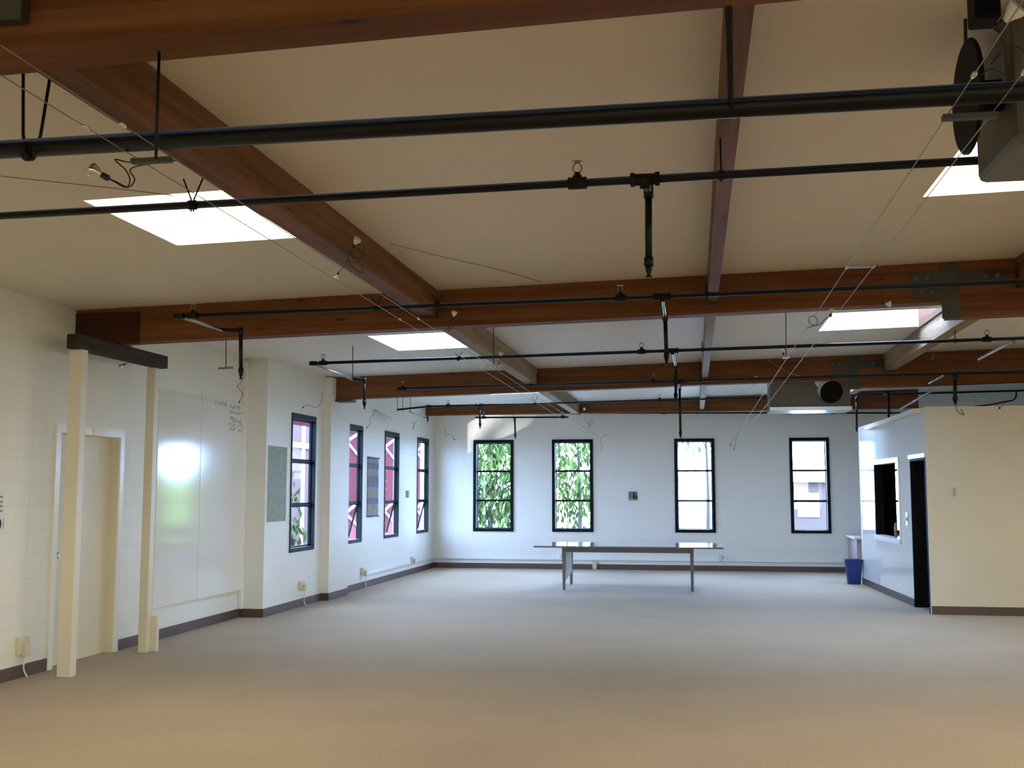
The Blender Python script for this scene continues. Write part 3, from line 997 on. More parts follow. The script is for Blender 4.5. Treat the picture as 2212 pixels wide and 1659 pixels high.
# ------------------------------------------------------------------ sprinkler pipes
def upright_head(parent, p, r):
    """upright sprinkler: saddle fitting, nipple, frame arms, toothed deflector"""
    p = Vector(p)
    f = MB()
    f.tube([p + Vector((-0.042, 0, 0)), p + Vector((0.042, 0, 0))], r * 1.5, 10)
    f.lathe([(r * 1.15, 0), (r * 1.15, r * 1.9), (0.014, r * 2.0), (0.014, r * 2.0 + 0.012)], p, (0, 0, 1), 10)
    h = f.build('sprinkler_head', M_FIT, parent)
    z0 = r * 2.0 + 0.012
    g = MB()
    for s in (-1, 1):
        g.tube(spline([p + Vector((s * 0.010, 0, z0)), p + Vector((s * 0.021, 0, z0 + 0.018)), p + Vector((s * 0.012, 0, z0 + 0.040)), p + Vector((0, 0, z0 + 0.046))], 4), 0.0035, 6)
    g.build('frame_arms', M_BRASS, h)
    MB().lathe([(0.008, 0), (0.026, 0.002), (0.027, 0.005), (0.006, 0.008)], p + Vector((0, 0, z0 + 0.046)), (0, 0, 1), 12).build('deflector', M_STEEL, h)


def tee(parent, p, r):
    p = Vector(p)
    MB().tube([p + Vector((-0.065, 0, 0)), p + Vector((-0.045, 0, 0)), p + Vector((-0.045, 0, 0)), p + Vector((0.045, 0, 0)), p + Vector((0.045, 0, 0)), p + Vector((0.065, 0, 0))],
              [r * 1.75, r * 1.75, r * 1.45, r * 1.45, r * 1.75, r * 1.75], 12).lathe([(r * 1.3, 0), (r * 1.3, r * 2.2)], p, (0, 0.35, -1), 10).build('tee_fitting', M_FIT, parent)


def drop(parent, arm, top, bottom, r, armmat=None):
    """arm over and drop nipple with a pendent head"""
    a = MB().tube(arm, r * 0.85, 10).build('arm', armmat or M_METAL_SHEEN, parent)  # pale default colour stands in for sky reflected on black pipe
    top, bottom = Vector(top), Vector(bottom)
    d = MB()
    d.tube([top, bottom + Vector((0, 0, 0.09))], r, 10)
    d.tube([top + Vector((0, 0, 0.025)), top + Vector((0, 0, -0.035))], r * 1.4, 10)
    d.tube([bottom + Vector((0, 0, 0.13)), bottom + Vector((0, 0, 0.09))], r * 1.35, 10)
    dd = d.build('drop_pipe', M_PIPE, parent)
    MB().lathe([(r, 0.09), (r * 0.95, 0.07), (r * 0.6, 0.055), (r * 0.5, 0.045), (r * 0.95, 0.04), (r * 0.85, 0.035)], bottom, (0, 0, 1), 10).build('pendent_head', M_FIT, dd)


def v_hanger(parent, p, r, h, w=0.05):
    p = Vector(p)
    m = MB()
    m.tube([p + Vector((-w, 0, h)), p + Vector((-0.008, 0, r * 1.6)), p + Vector((-0.006, 0, -r * 1.8))], 0.004, 6)
    m.tube([p + Vector((w, 0, h)), p + Vector((0.008, 0, r * 1.6)), p + Vector((0.006, 0, -r * 1.8))], 0.004, 6)
    m.tube([p + Vector((-0.02, 0, 0)), p + Vector((0.02, 0, 0))], r * 1.25, 10)
    m.build('hanger', M_FIT, parent)


def rod_hanger(parent, p, r, rr=0.005):
    p = Vector(p)
    top = zc(p.x) - (0.236 if any(a - 0.03 < p.x < b + 0.03 for a, b in PURLIN_X) else 0.0)
    m = MB()
    m.tube([p + Vector((0, 0, -r * 1.6)), (p.x, p.y, top)], rr, 6)
    m.tube([p + Vector((-0.015, 0, 0)), p + Vector((0.015, 0, 0))], r * 1.2, 10)
    m.build('hanger', M_FIT, parent)


def line_pipe(label, pts, r, heads=(), tees=(), vs=(), rods=(), elbow=False, grp=None):
    """straight sprinkler line; returns the root and a function giving the axis point at x"""
    a, b = Vector(pts[0]), Vector(pts[-1])

    def at(x):
        return a + (b - a) * ((x - a.x) / (b.x - a.x))
    t = thing('sprinkler_pipe', label, 'pipe', tuple(a), grp)
    m = MB()
    m.tube([a, b], r, 14)
    if elbow:
        m.tube([a + Vector((-0.03, 0, 0)), a + Vector((0.05, 0, 0))], r * 1.5, 10)
    m.build('pipe', M_PIPE, t)
    for x in heads:
        upright_head(t, at(x), r)
    for x in tees:
        tee(t, at(x), r)
    for x, h in vs:
        v_hanger(t, at(x), r, h)
    for x in rods:
        rod_hanger(t, at(x), r)
    return t, at


# main: the thick pipe nearest the camera
mp_, at0 = line_pipe('thick black main pipe crossing the whole view below the nearest beam', [(-5.5, 3.6, 2.818), (7.9, 3.6, 2.835)], 0.0345)
m = MB()
m.tube([(0.124, 3.26, 3.033), (0.138, 3.565, 2.815)], 0.006, 6).tube([(0.133, 3.26, 3.032), (0.144, 3.565, 2.814), (0.146, 3.59, 2.791)], 0.006, 6)
m.build('hanger', M_FIT, mp_)
rod_hanger(mp_, at0(3.0), 0.0345, 0.007)
m = MB()
pl = Vector((-2.427, 3.6, 2.813))
m.tube([(-2.461, 3.6, 3.127), (-2.449, 3.6, 2.876), (-2.409, 3.57, 2.767)], 0.006, 6)
m.tube([(-2.348, 3.6, 3.102), (-2.377, 3.6, 2.872), (-2.386, 3.57, 2.766)], 0.006, 6)
m.tube([pl + Vector((-0.012, 0, 0)), pl + Vector((0.012, 0, 0))], 0.040, 12)
m.build('hanger', M_FIT, mp_)
m = MB()
m.tube([(-1.702, 3.2, 2.98), (-1.701, 3.2, 2.618)], 0.005, 6)
m.build('hanger', M_FIT, mp_)

p2, at2 = line_pipe('second black pipe from the camera, with a long drop right of centre', [(-5.5, 4.8, 2.885), (7.9, 4.8, 3.03)], 0.0185,
                    heads=[(-0.498, 4.8, 3.048)[0]], tees=[(-0.194, 4.8, 2.967)[0]], vs=[((-2.355, 4.8, 2.948)[0], 0.13)], rods=[(0.141, 4.8, 3.111)[0]])
drop(p2, [at2((-0.194, 4.8, 2.967)[0]), (-0.186, 4.85, 2.955), (-0.192, 5.15, 2.987)], (-0.192, 5.15, 2.987), (-0.195, 5.15, 2.53), 0.0175)

p3, at3 = line_pipe('black pipe running just in front of the second beam', [(-4.168, 8.3, 2.986), (7.9, 8.3, 3.14)], 0.0175, elbow=True,
                    heads=[(-4.038, 8.3, 2.994)[0], (-0.534, 8.3, 3.046)[0]], tees=[(-0.216, 8.3, 3.047)[0]], vs=[((-2.479, 8.3, 3.065)[0], 0.11), ((-1.978, 8.3, 3.051)[0], 0.1)], rods=[(0.119, 8.3, 3.098)[0]])
drop(p3, [(-4.168, 8.3, 2.986), (-3.977, 8.75, 2.932)], (-3.816, 8.75, 2.924), (-3.804, 8.75, 2.468), 0.0170)
MB().tube([(-3.994, 8.75, 2.936), (-3.804, 8.75, 2.923)], 0.0175, 10).build('elbow', M_FIT, p3)
drop(p3, [at3((-0.216, 8.3, 3.047)[0]), (-0.212, 8.4, 3.025), (-0.206, 8.8, 2.951)], (-0.206, 8.8, 2.958), (-0.2, 8.8, 2.532), 0.0170)

p4, at4 = line_pipe('black pipe between the second and third beams, crossing below the right skylight', [(-4.162, 11.5, 2.966), (7.9, 11.5, 3.15)], 0.0175, elbow=True,
                    heads=[(-4.038, 11.5, 2.989)[0], (-0.521, 11.5, 3.06)[0], (2.937, 11.5, 3.09)[0]], tees=[(-0.201, 11.5, 3.063)[0]], vs=[((-2.504, 11.5, 3.026)[0], 0.07)], rods=[(0.112, 11.5, 3.056)[0], (2.631, 11.5, 3.073)[0]])
drop(p4, [(-4.134, 11.5, 2.95), (-3.854, 12, 2.836)], (-3.715, 12, 2.823), (-3.71, 12, 2.455), 0.0165)
MB().tube([(-3.865, 12, 2.841), (-3.699, 12, 2.828)], 0.017, 10).build('elbow', M_FIT, p4)
drop(p4, [at4((-0.201, 11.5, 3.063)[0]), (-0.193, 11.6, 3.026), (-0.172, 12, 2.913)], (-0.172, 12, 2.913), (-0.178, 12, 2.49), 0.0165)
MB().tube([(3.218, 11.6, 3.069), (3.122, 12.6, 3.002)], 0.016, 10).build('arm', M_METAL_SHEEN, p4)

p5, at5 = line_pipe('black pipe running just in front of the third beam', [(-4.101, 14.9, 2.997), (7.9, 14.9, 3.15)], 0.0170, elbow=True,
                    heads=[(-4.053, 14.9, 2.996)[0], (-0.517, 14.9, 3.031)[0]], tees=[(-0.179, 14.9, 3.032)[0]], vs=[((-2.209, 14.9, 3.02)[0], 0.04)], rods=[(0.106, 14.9, 3.04)[0]])
drop(p5, [at5((-0.179, 14.9, 3.032)[0]), (-0.171, 15.1, 2.943)], (-0.17, 15.1, 2.969), (-0.168, 15.1, 2.242), 0.0165)
MB().tube([(3.171, 14.6, 3.026), (3.065, 14.9, 2.962)], 0.016, 10).build('arm', M_METAL_SHEEN, p5)
drop(p5, [(3.25, 14.3, 3.028), (3.254, 14.3, 2.976)], (3.254, 14.3, 2.976), (3.245, 14.3, 2.598), 0.024, M_PIPE)

p6, at6 = line_pipe('black pipe in front of the last beam, over the left windows', [(-4.438, 18, 2.989), (7.9, 18.0, 3.16)], 0.0170, elbow=True,
                    heads=[(-4.091, 18, 3)[0], (-0.53, 18, 3.04)[0]], tees=[(-3.547, 18, 3.009)[0]], vs=[((-2.607, 18, 3.028)[0], 0.12)])
MB().tube([(-4.983, 18, 2.94), (-4.438, 18, 2.989)], 0.017, 10).build('end_length', M_PIPE, p6)
for px in (861, 873, 891):
    MB().tube([(at6(-4.5).x + (px - 878) * 0.0077 - 0.35, 18.0, 2.90), (at6(-4.5).x + (px - 878) * 0.0077 - 0.35, 18.0, zc(-4.6))], 0.004, 6).build('hanger', M_FIT, p6)
MB().tube([(-4.77, 18, 2.906), (-4.552, 18.4, 2.811)], 0.013, 8).build('arm', M_METAL_SHEEN, p6)
MB().tube([(-4.544, 18.4, 2.859), (-4.543, 18.4, 2.755)], 0.014, 8).build('drop_pipe', M_PIPE, p6)
drop(p6, [at6((-3.547, 18, 3.009)[0]), (-3.557, 18.05, 2.95)], (-3.557, 18.05, 2.966), (-3.547, 18.05, 2.574), 0.017, M_PIPE)
drop(p6, [at6(3.0), (3.018, 17.6, 3.068)], (3.011, 17.6, 3.083), (3.001, 17.6, 2.549), 0.019, M_PIPE)
drop(p6, [(2.581, 17.9, 3.064), (2.573, 17.9, 3.012)], (2.573, 17.9, 3.012), (2.563, 17.9, 2.453), 0.017, M_PIPE)
MB().tube([(3.36, 16.2, 2.972), (3.435, 19, 2.929)], 0.018, 10).build('arm', M_METAL_SHEEN, p6)

p7 = thing('sprinkler_pipe', 'short black pipe with a drop above the leafy corner back window', 'pipe', (-4.141, 20.6, 2.97))
a, b = Vector((-4.141, 20.6, 2.97)), Vector((-2.333, 20.6, 2.959))
MB().tube([a, b], 0.017, 10).build('pipe', M_PIPE, p7)
for px in (1045, 1215):
    q = a + (b - a) * ((px - 1027) / 201)
    upright_head(p7, q, 0.017)
drop(p7, [(-3.37, 20.6, 2.961), (-3.378, 20.65, 2.911)], (-3.378, 20.65, 2.929), (-3.369, 20.65, 2.519), 0.016, M_PIPE)
for px in (1035, 1110, 1220):
    q = a + (b - a) * ((px - 1027) / 201)
    rod_hanger(p7, q, 0.016, 0.004)

p8, at8 = line_pipe('thin black pipe high along the back wall, right of the table', [(-2.242, 21.6, 3.109), (4.029, 21.6, 3.037)], 0.015,
                    heads=[(-0.557, 21.6, 3.108)[0], (2.669, 21.6, 3.088)[0]], rods=[(0.081, 21.6, 3.1)[0], (-1.366, 21.6, 3.117)[0], (1.803, 21.6, 3.081)[0], (3.734, 21.6, 3.058)[0]])
rw = thing('ledger_rail', 'pale metal rail along the top of the back wall', 'rail', (0.935, 21.8, 3.132))
MB().box((-2.231, 21.95, 3.162), (4.291, 21.85, 3.141)).build('rail', M_METAL_SHEEN, rw)

# threaded rods with a short cross bar hanging free
RODS = [('threaded rod with a cross bar hanging left of the first left window drop', (-4.785, 10.6, 3.165), (-4.775, 10.6, 2.81), (-4.857, 10.6, 2.821), (-4.689, 10.6, 2.828)),
        ('threaded rod with a cross bar hanging beside the drop at the far pilaster', (-3.923, 12.2, 3.18), (-3.918, 12.2, 2.863), (-3.958, 12.2, 2.869), (-3.84, 12.2, 2.872)),
        ('threaded rod with a cross bar hanging near the left purlin past the second beam', (-2.024, 11, 3.327), (-2.023, 11, 2.814), (-2.105, 11, 2.84), (-1.925, 11, 2.846)),
        ('thin rod hanging past the second beam beside the right pair of cables', (0.93, 11, 3.391), (0.922, 11, 2.862), (0.886, 11, 2.868), (0.958, 11, 2.871))]
for lab, a, b, c, d in RODS:
    t = thing('hanger_rod', lab, 'rod', a)
    MB().tube([(a[0], a[1], zc(a[0])), b], 0.005, 6).build('rod', M_WIRE, t)
    MB().beam(c, d, 0.025, 0.02).build('cross_bar', M_STEEL, t)

# ------------------------------------------------------------------ duct units
du = thing('duct_unit', 'grey sheet metal duct unit with a dark round cap hanging at upper right', 'duct', (1.75, 4.4, 2.83))
MB().box((1.192, 4.15, 2.83), (2.4, 4.72, 3.33)).build('casing', M_DUCT, du, bevel=0.03)
MB().lathe([(0.21, 0), (0.22, 0.006), (0.22, 0.014), (0.21, 0.02), (0.06, 0.022), (0.06, 0.16)], (1.056, 4.3, 3.063), (1, 0, 0), 32).build('round_cap', M_BLACK, du)
MB().tube([(1.073, 4.3, 3.528), (1.066, 4.3, 3.27)], 0.007, 8).build('hanger', M_WIRE, du)
MB().box((0.905, 3.52, 3.045), (0.985, 3.62, 3.26)).build('junction_box', M_BLACK, du, bevel=0.008)
MB().tube(spline([(1.0, 3.6, 3.05), (1.05, 3.75, 3.0), (1.12, 4.0, 3.0), (1.2, 4.16, 3.02)]), 0.006, 6) \
    .tube(spline([(1.02, 3.8, 2.996), (1.059, 3.8, 3.042), (1.097, 3.8, 3.056), (1.133, 3.8, 3.037)]), 0.003, 6) \
    .tube(spline([(0.989, 3.8, 2.965), (1.019, 3.8, 2.98), (1.056, 3.8, 2.964), (1.077, 3.8, 2.94)]), 0.003, 6).build('wires', M_WIRE, du)
MB().box((1.5, 4.2, 3.33), (1.56, 4.68, zc(1.5))).box((2.1, 4.2, 3.33), (2.16, 4.68, zc(2.1))).build('mounting_strap', M_BRACKET, du)

fd = thing('duct_unit', 'grey duct unit with a black round cap hanging far off, right of centre', 'duct', (1.9, 16.4, 2.85))
fa, fb = Vector((1.115, 16.15, 2.764)), Vector((2.241, 16.15, 2.751))
MB().box((fa.x, 16.15, fa.z), (fb.x, 16.75, zc(fa.x) - 0.04)).build('casing', M_DUCT, fd, bevel=0.012)
MB().box((fa.x - 0.01, 16.10, fa.z - 0.05), (fb.x + 0.01, 16.78, fa.z)).build('bottom_flange', M_METAL_SHEEN, fd)  # pale slab paints in the glare on the casing's underside
fc = Vector((1.957, 15.98, 2.959))
MB().lathe([(0.155, -0.01), (0.165, 0.0), (0.155, 0.02), (0.152, 0.03)], fc, (-0.22, 1, 0.34), 28).build('round_cap', M_BLACK, fd)
MB().lathe([(0.150, 0.03), (0.150, 0.2)], fc, (-0.22, 1, 0.34), 28).build('collar', M_WHITE, fd)
fc2 = Vector((1.845, 16.08, 3.124))
MB().lathe([(0.10, 0), (0.10, 0.08)], fc2, (0, 1, 0), 24).build('collar', M_WHITE, fd)
MB().box((fa.x + 0.2, 16.3, fa.z + 0.3), (fa.x + 0.26, 16.6, zc(fa.x + 0.2))).box((fb.x - 0.26, 16.3, fa.z + 0.3), (fb.x - 0.2, 16.6, zc(fb.x - 0.2))).build('mounting_strap', M_BRACKET, fd)

# ------------------------------------------------------------------ low voltage cables and their lamps
CX_L, CX_R = (-2.03, -1.895), (0.845, 0.985)


def sag(x, y0, z0, y1, z1, s, n=26):
    return [(x, y0 + (y1 - y0) * i / n, z0 + (z1 - z0) * i / n - s * math.sin(math.pi * i / n)) for i in range(n + 1)]


CL = {0: 'left wire of the taut cable pair beside the left purlin', 1: 'right wire of the taut cable pair beside the left purlin',
      2: 'left wire of the taut cable pair on the right', 3: 'right wire of the taut cable pair on the right'}
for i, x in enumerate(CX_L + CX_R):
    t = thing('light_cable', CL[i], 'cable', (x, 3.7, 2.82))
    MB().tube(sag(x, Y_FRONT, 2.84, Y_BACK, 2.66, 0.0), 0.0022, 5).build('wire', M_CABLE, t)
    for yy in (3.35, 6.1 if i > 1 else 7.4, 15.4):
        zz = 2.84 + (2.66 - 2.84) * (yy - Y_FRONT) / (Y_BACK - Y_FRONT)
        MB().lathe([(0.003, 0), (0.008, 0.008), (0.008, 0.035), (0.003, 0.043)], (x, yy, zz), (0, -1, 0), 8).build('connector', M_BULB, t)
BARS = [('flat spacer bar under the thick pipe at left', (CX_L[0] - 0.01, CX_L[1] + 0.01), 3.66, 2.772), ('flat spacer bar under the thick pipe at right', (CX_R[0] - 0.02, CX_R[1] + 0.01), 3.66, 2.775),
        ('thin spacer bar joining the right cable pair in mid span', (CX_R[0], CX_R[1]), 6.07, 2.775)]
for lab, (xa, xb), yy, z in BARS:
    tag(MB().box((xa, yy - 0.014, z - 0.012), (xb, yy + 0.014, z + 0.006)).build('spacer_bar', M_BRACKET if yy < 5 else M_CABLE, origin=((xa + xb) / 2, yy, z)), lab, 'bar')


def lamp(label, pos, face, wires, s=1.0, white=False, grp=None):
    """bare reflector lamp on loose wires; face = direction the reflector opens"""
    pos, ax = Vector(pos), Vector(face).normalized()
    t = thing('cable_lamp', label, 'lamp', tuple(pos), grp)
    MB().lathe([(0.006 * s, -0.03 * s), (0.009 * s, -0.022 * s), (0.013 * s, -0.012 * s), (0.021 * s, 0.0), (0.025 * s, 0.014 * s), (0.0245 * s, 0.016 * s), (0.019 * s, 0.004 * s), (0.006 * s, -0.010 * s)],
               pos, ax, 16).build('reflector', M_LAMPW if white else M_BULB, t)
    MB().lathe([(0.011 * s, -0.052 * s), (0.011 * s, -0.026 * s)], pos, ax, 10).build('socket', M_WIRE, t)
    m = MB()
    for w in wires:
        m.tube(spline([pos - ax * 0.05 * s] + list(w)), 0.0028, 6)
    if wires:
        m.build('wire', M_WIRE, t)


lamp('large bare reflector lamp on looped wires below the thick pipe at left', (-2.3, 3.85, 2.801), (-1, -0.2, 0.55),
     [[(-2.212, 3.85, 2.756), (-2.158, 3.85, 2.731), (-2.132, 3.85, 2.76), (-2.144, 3.85, 2.808), (-1.895, 3.72, 2.785)],
      [(-2.212, 3.85, 2.752), (-2.168, 3.85, 2.73), (-2.152, 3.85, 2.757), (-2.171, 3.85, 2.799), (-2.219, 3.85, 2.844), (-2.166, 3.85, 2.832), (-2.03, 3.72, 2.785)]], 1.15)
lamp('bare reflector lamp with tangled wires against the left purlin', (-1.981, 6.2, 3.052), (0.6, -0.5, 0.8),
     [[(-2.02, 6.2, 2.983), (-2.031, 6.2, 2.941), (-1.993, 6.2, 2.883), (-1.935, 6.2, 2.853), (-1.961, 6.2, 2.91), (-2.037, 6.2, 2.927)],
      [(-2.017, 6.2, 2.974), (-1.973, 6.2, 2.939), (-1.933, 6.2, 2.971), (-1.98, 6.2, 2.996), (-2.038, 6.2, 2.969)]])
lamp('tiny lamp dangling below the tangled wires at the left purlin', (-2.102, 6.2, 2.833), (-0.4, 0, -1), [[(-2.071, 6.2, 2.88), (-2.037, 6.2, 2.935)]], 0.6, True)
lamp('bare lamp standing up in front of the second beam, right of the left purlin', (-1.909, 8.6, 2.997), (0.3, -0.4, 0.9), [[(-1.944, 8.6, 2.91), (-1.959, 8.6, 2.85), (-1.919, 8.7, 2.925)]], 1.0, True)
lamp('bare lamp in front of the pipe right of the second left skylight', (-1.874, 10.6, 2.916), (0.2, -0.5, 0.9), [[(-1.893, 10.6, 2.818), (-1.93, 10.6, 2.768)]], 1.0)
lamp('bare lamp at the end of the left purlin on the third beam', (-2.26, 15.2, 3.082), (0.5, -0.8, 0.6), [[(-2.297, 15.22, 2.986), (-2.289, 15.3, 2.953)]], 1.15)
lamp('small pale lamp near the far end of the left cables', (-1.923, 19.5, 3.023), (0.3, -1, 0.3), [[(-1.982, 19.5, 2.948), (-2.058, 19.5, 2.891)]], 1.0, True)
lamp('small lamp hanging under the dark lintel', (-5.224, 9.3, 2.704), (-0.6, -0.4, -0.5), [[(-5.174, 9.3, 2.725), (-5.138, 9.3, 2.75)]], 0.85)
lamp('white lamp at upper right corner above the thick pipe', (1, 3.45, 3.027), (0.55, -0.5, 0.5), [[(1.045, 3.7, 3.082), (1.054, 3.8, 3.092), (1.064, 3.9, 3.092)]], 1.35, True)
lamp('bare lamp facing right on the second beam, left of the right skylight corner', (1.545, 8.9, 3.029), (0.8, -0.5, -0.2), [[(1.502, 8.9, 3.093), (1.484, 8.9, 3.205), (1.504, 8.9, 3.298), (1.036, 6.3, 2.828)]], 0.95, True)
lamp('bare lamp on looped wires left of the right skylight', (1.111, 8.9, 2.988), (0.2, -0.5, 0.9),
     [[(1.063, 8.9, 2.926), (1.004, 8.9, 2.875), (0.94, 8.9, 2.884), (0.934, 8.9, 2.937), (0.977, 8.9, 2.943), (0.994, 8.9, 2.883), (0.903, 8.9, 2.848)]], 1.0)
lamp('bare lamp where the right cables cross the third beam', (1, 12.2, 3.093), (0.1, -0.5, 0.9), [[(0.983, 12.2, 3.017), (1.018, 12.2, 3)]], 0.95)
lamp('bare lamp on the third beam left of the right cables', (0.855, 15, 3.076), (0.2, -0.8, 0.5), [[(0.835, 15, 3.02), (0.81, 15, 2.982)]], 1.05)
lamp('tiny lamp dangling on a kinked wire beside the left wall step', (-5.141, 11.8, 2.542), (0, 0, -1), [[(-5.105, 11.8, 2.67), (-5.169, 11.8, 2.746), (-5.131, 11.8, 2.799), (-5.066, 11.8, 2.916)]], 0.7, True)
lamp('tiny lamp on a wavy wire above the window beside the green poster', (-5.26, 14.15, 2.665), (-0.6, 0, -0.8), [[(-5.2, 14.2, 2.725), (-5.103, 14.3, 2.7), (-5.073, 14.4, 2.784), (-5.09, 14.5, 2.909)]], 0.8, True)
lamp('tiny lamp on a wavy wire just left of the grey scroll', (-5.221, 17, 2.553), (-0.4, 0, -0.9), [[(-5.16, 17, 2.643), (-5.161, 17, 2.733), (-5.108, 17, 2.785), (-5.093, 17, 2.875)]], 0.8, True)
lamp('tiny lamp with spread wires above the far left corner window', (-5.164, 19.8, 2.701), (0, 0, -1), [[(-5.147, 19.8, 2.805), (-5.21, 19.8, 2.841)], [(-5.147, 19.8, 2.823), (-5.094, 19.8, 2.874)]], 0.9, True)
lamp('tiny lamp dangling from wires in the far left corner of the back wall', (-4.837, 21.9, 2.577), (0.1, 0, -1), [[(-4.867, 21.9, 2.663), (-4.961, 21.93, 2.723), (-5.03, 21.93, 2.704), (-5.055, 21.95, 2.849)]], 0.9, True)
lamp('lowest tiny lamp dangling at the end of the right cables on the back wall', (0.72, 21.9, 2.437), (-0.3, 0, -1), [[(0.757, 21.9, 2.538), (0.841, 21.93, 2.611), (0.878, 21.95, 2.676)]], 0.9, True)
lamp('tiny lamp beside the lowest one at the end of the right cables', (0.808, 21.9, 2.364), (0.3, 0, -1), [[(0.819, 21.9, 2.492), (0.859, 21.95, 2.603)]], 0.8, True)
lamp('small white lamp against the top of the cream office wall', (3.815, 14.5, 2.565), (-0.2, -0.6, -0.8), [[(3.85, 14.5, 2.623), (3.891, 14.5, 2.675)]], 1.0, True)


def loose_wire(label, pts, r=0.0028, mat=None, name='loose_wire', cat='wire'):
    tag(MB().tube(spline(pts), r, 6).build(name, mat or M_WIRE, origin=tuple(pts[0])), label, cat)


loose_wire('thin cord stretched from the left edge to the upper left skylight', [(-3.29, 4.6, 3.053), (-2.95, 4.6, 3.003), (-2.67, 4.65, 2.973), (-2.42, 4.72, 2.947)], 0.0026, M_CABLE)
loose_wire('thin cord running across the ceiling between the left and centre purlins', [Vector(q) - Vector((0, 0, 0.006)) for q in ((-2.091, 7.313, 3.296), (-1.817, 7.837, 3.303), (-1.496, 8.414, 3.311), (-1.242, 8.996, 3.317))], 0.0024, M_CABLE)
loose_wire('curled loose wire on the back wall left of the second back window', [(-2.165, 21.945, 3.01), (-2.072, 21.945, 2.887), (-1.987, 21.945, 2.924), (-2.006, 21.945, 2.98), (-2.062, 21.945, 2.925), (-2.045, 21.945, 2.793)])
loose_wire('kinked loose wire on the back wall right of the second back window', [(-1.662, 21.945, 2.697), (-1.793, 21.945, 2.66), (-1.84, 21.945, 2.586), (-1.813, 21.945, 2.493), (-1.833, 21.945, 2.362)])
loose_wire('curved brown conduit hanging across the third beam near the right cables', [(1.045, 15.288, 3.359), (1.228, 15.288, 3.227), (1.381, 15.288, 3.148), (1.522, 15.288, 3.114)], 0.009, M_BRASS, 'flexible_conduit', 'conduit')
loose_wire('short yellow wire end at right below the right purlin', [(3.015, 14.4, 3.303), (3.024, 14.4, 3.256), (3, 14.4, 3.209)], 0.006, M_BRASS)
loose_wire('dark cable drooping along the top of the cream office wall', [(3.883, 16, 2.732), (4.097, 16, 2.755), (4.281, 16, 2.792), (4.416, 16, 2.829), (4.445, 16, 2.938)], 0.012)
loose_wire('frayed dark wires under the thick drop above the office corner', [(3.241, 14.28, 2.608), (3.271, 14.28, 2.538), (3.336, 14.28, 2.502), (3.305, 14.28, 2.572)], 0.005)
a, b = (-5.2, 17.437, 2.893), (-5.2, 18.399, 2.802)
tag(MB().tube([a, b], 0.018, 10).build('metal_tube', M_STEEL, origin=a), 'slanting pale metal tube on the left wall above the grey scroll', 'tube')

# ------------------------------------------------------------------ left wall fittings
for k, (y0, y1, dx0, dx1, lab) in enumerate(((10.70, 11.700, 0.0, 0.006, 'nearer glossy white wall board, with the green window reflection'),
                                             (11.708, 12.90, 0.006, 0.016, 'farther glossy white wall board, with faint blue writing on it'))):
    m = MB()
    xa, xb = X_A + 0.024 + dx0, X_A + 0.024 + dx1
    m.hexa([(X_A, y0, 0.34), (xa, y0, 0.34), (xb, y1, 0.34), (X_A, y1, 0.34), (X_A, y0, 2.63), (xa, y0, 2.63), (xb, y1, 2.63), (X_A, y1, 2.63)])
    tag(m.build('wall_board', M_PANEL, origin=(X_A, (y0 + y1) / 2, 0.34)), lab, 'board')
rnd = random.Random(21)
m = MB()


def scrawl(y0, y1, z, h):
    n = int((y1 - y0) / 0.012)
    pts = [(X_A + 0.041, y0 + (y1 - y0) * i / n, z + h * rnd.uniform(-0.5, 0.5)) for i in range(n + 1)]
    m.tube(pts, 0.0035, 4)


for (y0, y1, z) in ((12.02, 12.36, 2.595), (12.44, 12.78, 2.575), (12.44, 12.84, 2.51), (12.44, 12.66, 2.44), (12.50, 12.80, 2.405), (12.42, 12.60, 2.36), (12.66, 12.86, 2.36), (12.70, 12.86, 2.30), (12.44, 12.62, 2.30)):
    scrawl(y0, y1, z, 0.05)
m.tube([(X_A + 0.041, 11.66, 2.70), (X_A + 0.041, 11.655, 2.59)], 0.004, 4)
tag(m.build('wall_writing', M_INK, origin=(X_A + 0.041, 12.4, 2.4)), 'faint blue handwriting at the top of the farther glossy board', 'writing')


def mat_poster():
    mt, nt, b = new_mat('green_poster_print')
    tc = N(nt, 'ShaderNodeTexCoord')
    vo = N(nt, 'ShaderNodeTexVoronoi')
    vo.inputs['Scale'].default_value = 16
    no = N(nt, 'ShaderNodeTexNoise')
    no.inputs['Scale'].default_value = 22
    no.inputs['Detail'].default_value = 5
    nt.links.new(tc.outputs['Object'], vo.inputs['Vector'])
    nt.links.new(tc.outputs['Object'], no.inputs['Vector'])
    mx = N(nt, 'ShaderNodeMath', operation='MULTIPLY')
    nt.links.new(vo.outputs['Distance'], mx.inputs[0])
    nt.links.new(no.outputs['Fac'], mx.inputs[1])
    cr = N(nt, 'ShaderNodeValToRGB')
    cr.color_ramp.elements[0].position = 0.05
    cr.color_ramp.elements[1].position = 0.32
    cr.color_ramp.elements[0].color = (0.075, 0.090, 0.010, 1)
    cr.color_ramp.elements[1].color = (0.180, 0.190, 0.024, 1)
    nt.links.new(mx.outputs[0], cr.inputs['Fac'])
    nt.links.new(cr.outputs['Color'], b.inputs['Base Color'])
    b.inputs['Roughness'].default_value = 0.5
    return mt


